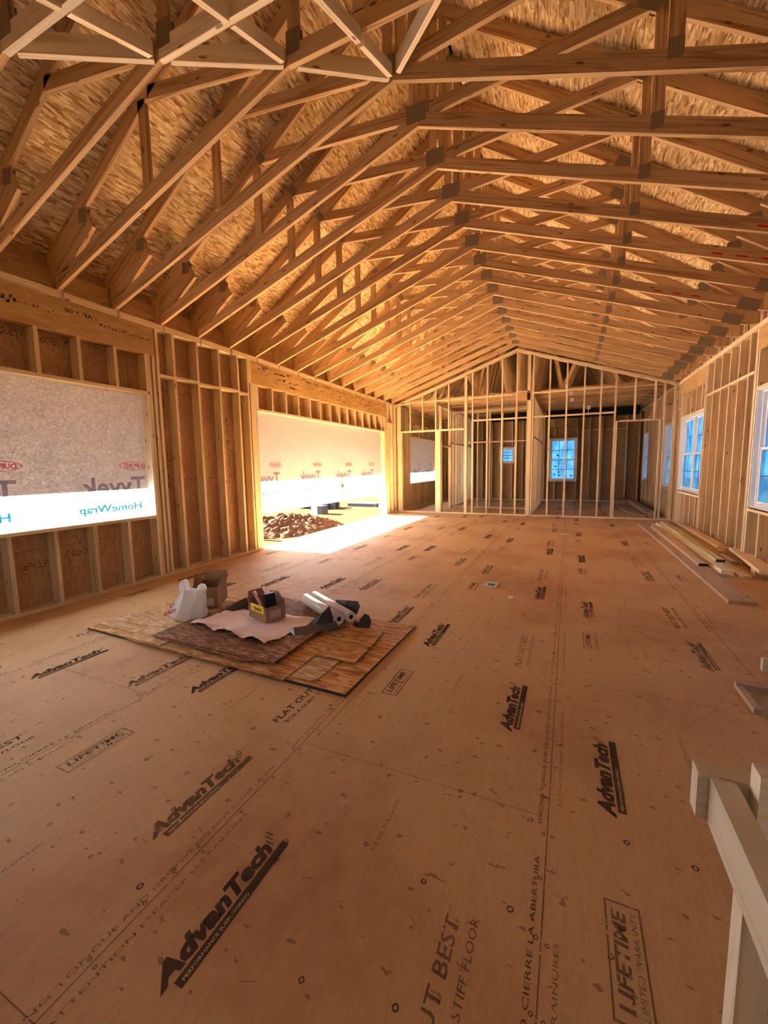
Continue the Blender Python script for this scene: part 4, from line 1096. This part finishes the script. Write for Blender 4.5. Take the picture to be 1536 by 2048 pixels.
# white rolls
def roll(a, c, r, label):
    e = empty('plastic_roll', Vector(((a[0] + c[0]) / 2, (a[1] + c[1]) / 2, a[2] - r))); a = Vector(a); c = Vector(c)
    d = (c - a).normalized(); mb = MB(); n = 28; o = d.orthogonal().normalized(); p = d.cross(o); ri = r * .42
    def C(q, rr, t): return q + (o * math.cos(t) + p * math.sin(t)) * rr
    for i in range(n):
        t0, t1 = 2 * math.pi * i / n, 2 * math.pi * (i + 1) / n
        mb.face([C(a, r, t0), C(a, r, t1), C(c, r, t1), C(c, r, t0)], None, 0, smooth=True)
        mb.face([C(a, ri, t0), C(a, ri, t1), C(a, r, t1), C(a, r, t0)], None, 0)
        mb.face([C(c, r, t0), C(c, r, t1), C(c, ri, t1), C(c, ri, t0)], None, 0)
    mb.build('wound_film', M_ROLL, e, weld=True)
    mb = MB()
    for i in range(n):
        t0, t1 = 2 * math.pi * i / n, 2 * math.pi * (i + 1) / n
        mb.face([C(a, ri, t1), C(a, ri, t0), C(c, ri, t0), C(c, ri, t1)], None, 0, smooth=True)
        mb.face([C(a + d * .02, 0, 0), C(a + d * .02, ri, t0), C(a + d * .02, ri, t1)], None, 0)
    mb.build('core', M_BLK, e, weld=True)
    tag(e, label, 'roll', 'white rolls lying side by side')
M_ROLL = plain('milky_film', (0.78, 0.70, 0.64), 0.3, 0.5)
roll((-1.825, 3.06, .120), (-2.43, 3.42, .124), .052, 'white plastic roll nearer the cardboard box, of the pair')
roll((-1.755, 3.155, .116), (-2.41, 3.55, .120), .048, 'white plastic roll on the outer right side of the pair')

# bent flashing pieces
def bent(label, pts, wid, wdir, m, t=.003):
    mb = MB(); wv = Vector(wdir).normalized() * wid; P = [Vector(p) for p in pts]
    up = Vector((0, 0, t))
    for a, c in zip(P, P[1:]):
        n = (c - a).cross(wv).normalized() * t
        mb.prism([a, c, c + wv, a + wv], n)
    return tag(mb.build('metal_flashing', m, None, origin=P[0]), label, 'flashing', 'bent dark flashing scraps on the sheets')
Z1 = .072
def facets(label, tris, m, t=.003):
    mb = MB()
    for q in tris:
        q = [Vector(p) for p in q]; n = Vector((0, 0, 0))
        for i in range(len(q)): n += q[i].cross(q[(i + 1) % len(q)])
        mb.prism(q, n.normalized() * t)
    return tag(mb.build('metal_flashing', m, None, origin=tris[0][0]), label, 'flashing', 'bent dark flashing scraps on the sheets')
facets('grey bent flashing channel lying flat in front of the rolls, nearest the dark sheet edge', [
    [(-2.04, 2.70, Z1), (-1.88, 2.88, Z1), (-1.93, 2.93, Z1 + .035), (-2.10, 2.77, Z1 + .035)],
    [(-2.04, 2.70, Z1), (-2.10, 2.77, Z1 + .035), (-2.14, 2.76, Z1 + .005)],
    [(-1.86, 2.86, Z1), (-1.78, 2.98, Z1 + .01), (-1.84, 3.02, Z1 + .045), (-1.92, 2.91, Z1 + .04)]], M_FLSH)
facets('folded dark flashing with an upright pointed leg beside the rolls', [
    [(-1.98, 2.88, Z1), (-1.84, 2.98, Z1 + .005), (-1.85, 3.0, Z1 + .08), (-1.88, 3.0, .255), (-1.93, 2.96, .20), (-2.03, 2.93, .12)],
    [(-1.98, 2.88, Z1), (-1.80, 2.90, Z1 - .002), (-1.76, 2.97, Z1), (-1.84, 2.98, Z1 + .005)]], M_RUB)
facets('curled dark flashing piece standing at the right end of the rolls', [
    [(-1.665, 3.11, .035), (-1.575, 3.17, .035), (-1.570, 3.19, .09), (-1.590, 3.185, .145), (-1.625, 3.17, .160), (-1.660, 3.14, .115)],
    [(-1.665, 3.11, .035), (-1.75, 3.17, .035), (-1.73, 3.18, .075), (-1.665, 3.13, .085)]], M_RUB)
facets('dark flashing piece leaning behind the right end of the rolls', [
    [(-1.96, 3.36, .045), (-1.83, 3.40, .045), (-1.80, 3.42, .12), (-1.83, 3.44, .165), (-1.95, 3.42, .165)],
    [(-1.96, 3.36, .045), (-1.95, 3.42, .165), (-2.08, 3.44, .15), (-2.06, 3.40, .06)]], M_RUB)
facets('long dark flashing scrap lying between the two cardboard boxes', [
    [(-3.08, 2.90, ZS), (-2.98, 2.92, ZS), (-2.88, 3.12, ZS + .07), (-2.98, 3.16, ZS + .08)],
    [(-2.98, 2.92, ZS), (-2.93, 2.98, ZS + .002), (-2.84, 3.12, ZS + .03), (-2.88, 3.12, ZS + .07)]], M_RUB)
facets('crumpled grey flashing near the open box', [
    [(-2.90, 3.06, ZS + .01), (-2.78, 3.04, ZS), (-2.72, 3.10, ZS + .06), (-2.82, 3.14, ZS + .10)],
    [(-2.78, 3.04, ZS), (-2.68, 3.06, ZS + .01), (-2.66, 3.12, ZS + .09), (-2.72, 3.10, ZS + .06)],
    [(-2.82, 3.14, ZS + .10), (-2.72, 3.10, ZS + .06), (-2.70, 3.22, ZS + .08), (-2.80, 3.24, ZS + .05)]], M_FLSH)
facets('small dark flashing curl touching the tall box', [
    [(-3.02, 3.2, ZS), (-2.90, 3.26, ZS), (-2.88, 3.30, .13), (-2.98, 3.26, .12)],
    [(-2.90, 3.26, ZS), (-2.84, 3.24, ZS + .02), (-2.82, 3.28, .11), (-2.88, 3.30, .13)]], M_RUB)
blob('clear_wrap', 'crumpled clear wrap against the left side of the open box', 'plastic wrap', (-2.66, 2.96, .115), (.05, .06, .065), M_BAG, 3, amp=.6)

# litter on the floor
e = empty('plastic_tray', (-.83, 5.0, .001)); tag(e, 'small clear plastic tray lying on the bare floor in mid room', 'tray')
mb = MB(); cx, cy = -.83, 5.0
for x0, x1, y0_, y1_, z1_ in ((-.075, .075, -.085, .085, .003), (-.075, .075, -.085, -.078, .02), (-.075, .075, .078, .085, .02), (-.075, -.069, -.078, .078, .02), (.069, .075, -.078, .078, .02)):
    mb.box(cx + x0, cx + x1, cy + y0_, cy + y1_, .001 if z1_ < .01 else .004, z1_ + .001)
tb_ = mb.build('tray_body', M_WHITE, e); mb = MB(); mb.box(cx - .03, cx + .05, cy - .03, cy + .04, .004, .012); mb.build('insert', M_FLSH, e).parent = tb_
mb = MB(); mb.box(-.56, -.51, 4.50, 4.545, .001, .035); mb2 = mb
tag(mb.build('plastic_cube', M_WHITE, None, origin=(-.535, 4.52, 0)), 'tiny white cube on the floor right of the tray', 'small item')
mb = MB(); mb.box(-.16, .02, 9.2, 9.28, .001, .012); tag(mb.build('paper_scrap', M_WHITE, None, origin=(-.1, 9.2, 0)), 'small pale scrap on the floor far down the room', 'scrap')
mb = MB(); mb.box(1.27, 1.75, 3.56, 3.598, .001, .090); tag(mb.build('wood_block', M_PALE, None, origin=(1.5, 3.58, 0)), 'short pale stud offcut on edge behind the stair opening', 'wood block')

# ------------------------------------------------------------------ guard rail by the stair opening
gr = empty('guard_rail', (.27, .72, 0)); tag(gr, 'rough temporary stud guard rail in the lower right corner by the stair opening', 'railing')
def rail(nm, x0, x1, y0_, y1_, z0, z1, m=M_RAILW):
    mb = MB(); mb.box(x0, x1, y0_, y1_, z0, z1); o = mb.build(nm, m, gr)
    bv = o.modifiers.new('bevel', 'BEVEL'); bv.width = .002; bv.segments = 2; return o
rail('handrail', .252, .290, -.28, .872, .801, .890)
rail('cross_rail', .234, 1.10, .874, .912, .803, .892)
rail('cross_rail', .308, 1.10, .834, .872, .80, .935)
rail('post', .252, .290, .70, .738, 0.001, .80)
rail('post', 1.0, 1.038, .914, .952, 0.001, .90)
rail('post', .252, .290, -.28, -.242, 0.001, .80)

# ------------------------------------------------------------------ outside
g = MB(); n = 60
def gz(x, y): return -.50 + .03 * noise.noise(Vector((x * .6, y * .6, 0))) + .015 * noise.noise(Vector((x * 2, y * 2, 3)))
xs_ = [-45 + i * 1.5 for i in range(61)]; ys_ = [-30 + j * 1.5 for j in range(61)]
for i in range(60):
    for j in range(60):
        q = [(xs_[i], ys_[j]), (xs_[i + 1], ys_[j]), (xs_[i + 1], ys_[j + 1]), (xs_[i], ys_[j + 1])]
        g.face([(a, b, gz(a, b)) for a, b in q], None, 0, smooth=True)
struct(g.build('ground', M_CLAY, weld=True), 'orange clay ground outside the building', 'ground')
def mound(label, cx, cy, rx, ry, h, seed):
    mb = MB(); n = 64
    def P(i, j):
        u, v = -1 + 2 * i / n, -1 + 2 * j / n; r = math.hypot(u, v)
        z = max(0, 1 - r) ** .8 * h
        p = Vector((u * 3, v * 3, seed)); z += max(0, (1 - r)) ** .3 * (.22 * abs(noise.noise(p * 1.3)) + .16 * abs(noise.noise(p * 3.1)) + .06 * noise.noise(p * 8)) if r < 1 else -.05
        return (cx + u * rx + .05 * noise.noise(p * 5), cy + v * ry + .05 * noise.noise(p * 5 + Vector((3, 0, 0))), -.53 + z)
    for i in range(n):
        for j in range(n): mb.face([P(i, j), P(i + 1, j), P(i + 1, j + 1), P(i, j + 1)])
    return tag(mb.build('dirt_mound', M_MOUND, None, origin=(cx, cy, -.53), weld=True), label, 'dirt mound')
mound('lumpy red clay mound outside, seen beneath the long house wrap', -8.3, 10.9, 1.7, 2.0, .42, 2)
mound('low clay bank farther off behind the lumpy mound', -15.5, 21.5, 3.0, 4.0, .35, 8)
for i, (x, y, sx, sy, sz, lb) in enumerate(((-9.6, 14.8, .5, .45, .35, 'bluish grey block standing beyond the clay mound'), (-9.3, 18.6, 1.5, 1.2, .16, 'flat concrete slab lying far outside on the clay'), (-11.0, 17.0, 1.6, .9, .3, 'stack of grey rubble outside behind the block'))):
    mb = MB(); mb.box(x - sx / 2, x + sx / 2, y - sy / 2, y + sy / 2, -.5, -.5 + sz); 
    if i == 2:
        for q in range(14): a, b_ = x + random.uniform(-1, 1), y + random.uniform(-.8, .8); mb.box(a, a + .2, b_, b_ + .15, -.5, -.3 + random.random() * .25)
    tag(mb.build('concrete_block', M_CONC, None, origin=(x, y, -.5)), lb, 'block')
# porch: roof, beam and posts
pr = empty('porch', (-6.8, 8.5, -.5)); tag(pr, 'open porch roof on square posts along the outside of the left wall', 'porch')
mb = MB(); mb.prism([(-8.36, -6, 2.80), (XO - .03, -6, 3.42), (XO - .03, -6, 3.50), (-8.36, -6, 2.90)], (0, 30, 0), (0, 1, 0)); mb.build('porch_roof', M_SHING, pr)
mb = MB(); mb.box(-8.34, -8.20, -6, 24, 2.566, 2.84); mb.build('porch_beam', M_STUD, pr)
for y in (.0 - 2, 4.5, 8.80, 12.3, 18.0):
    mb = MB(); mb.box(-8.34, -8.20, y, y + .14, -.52, 2.566); mb.build('post', M_STUD, pr)
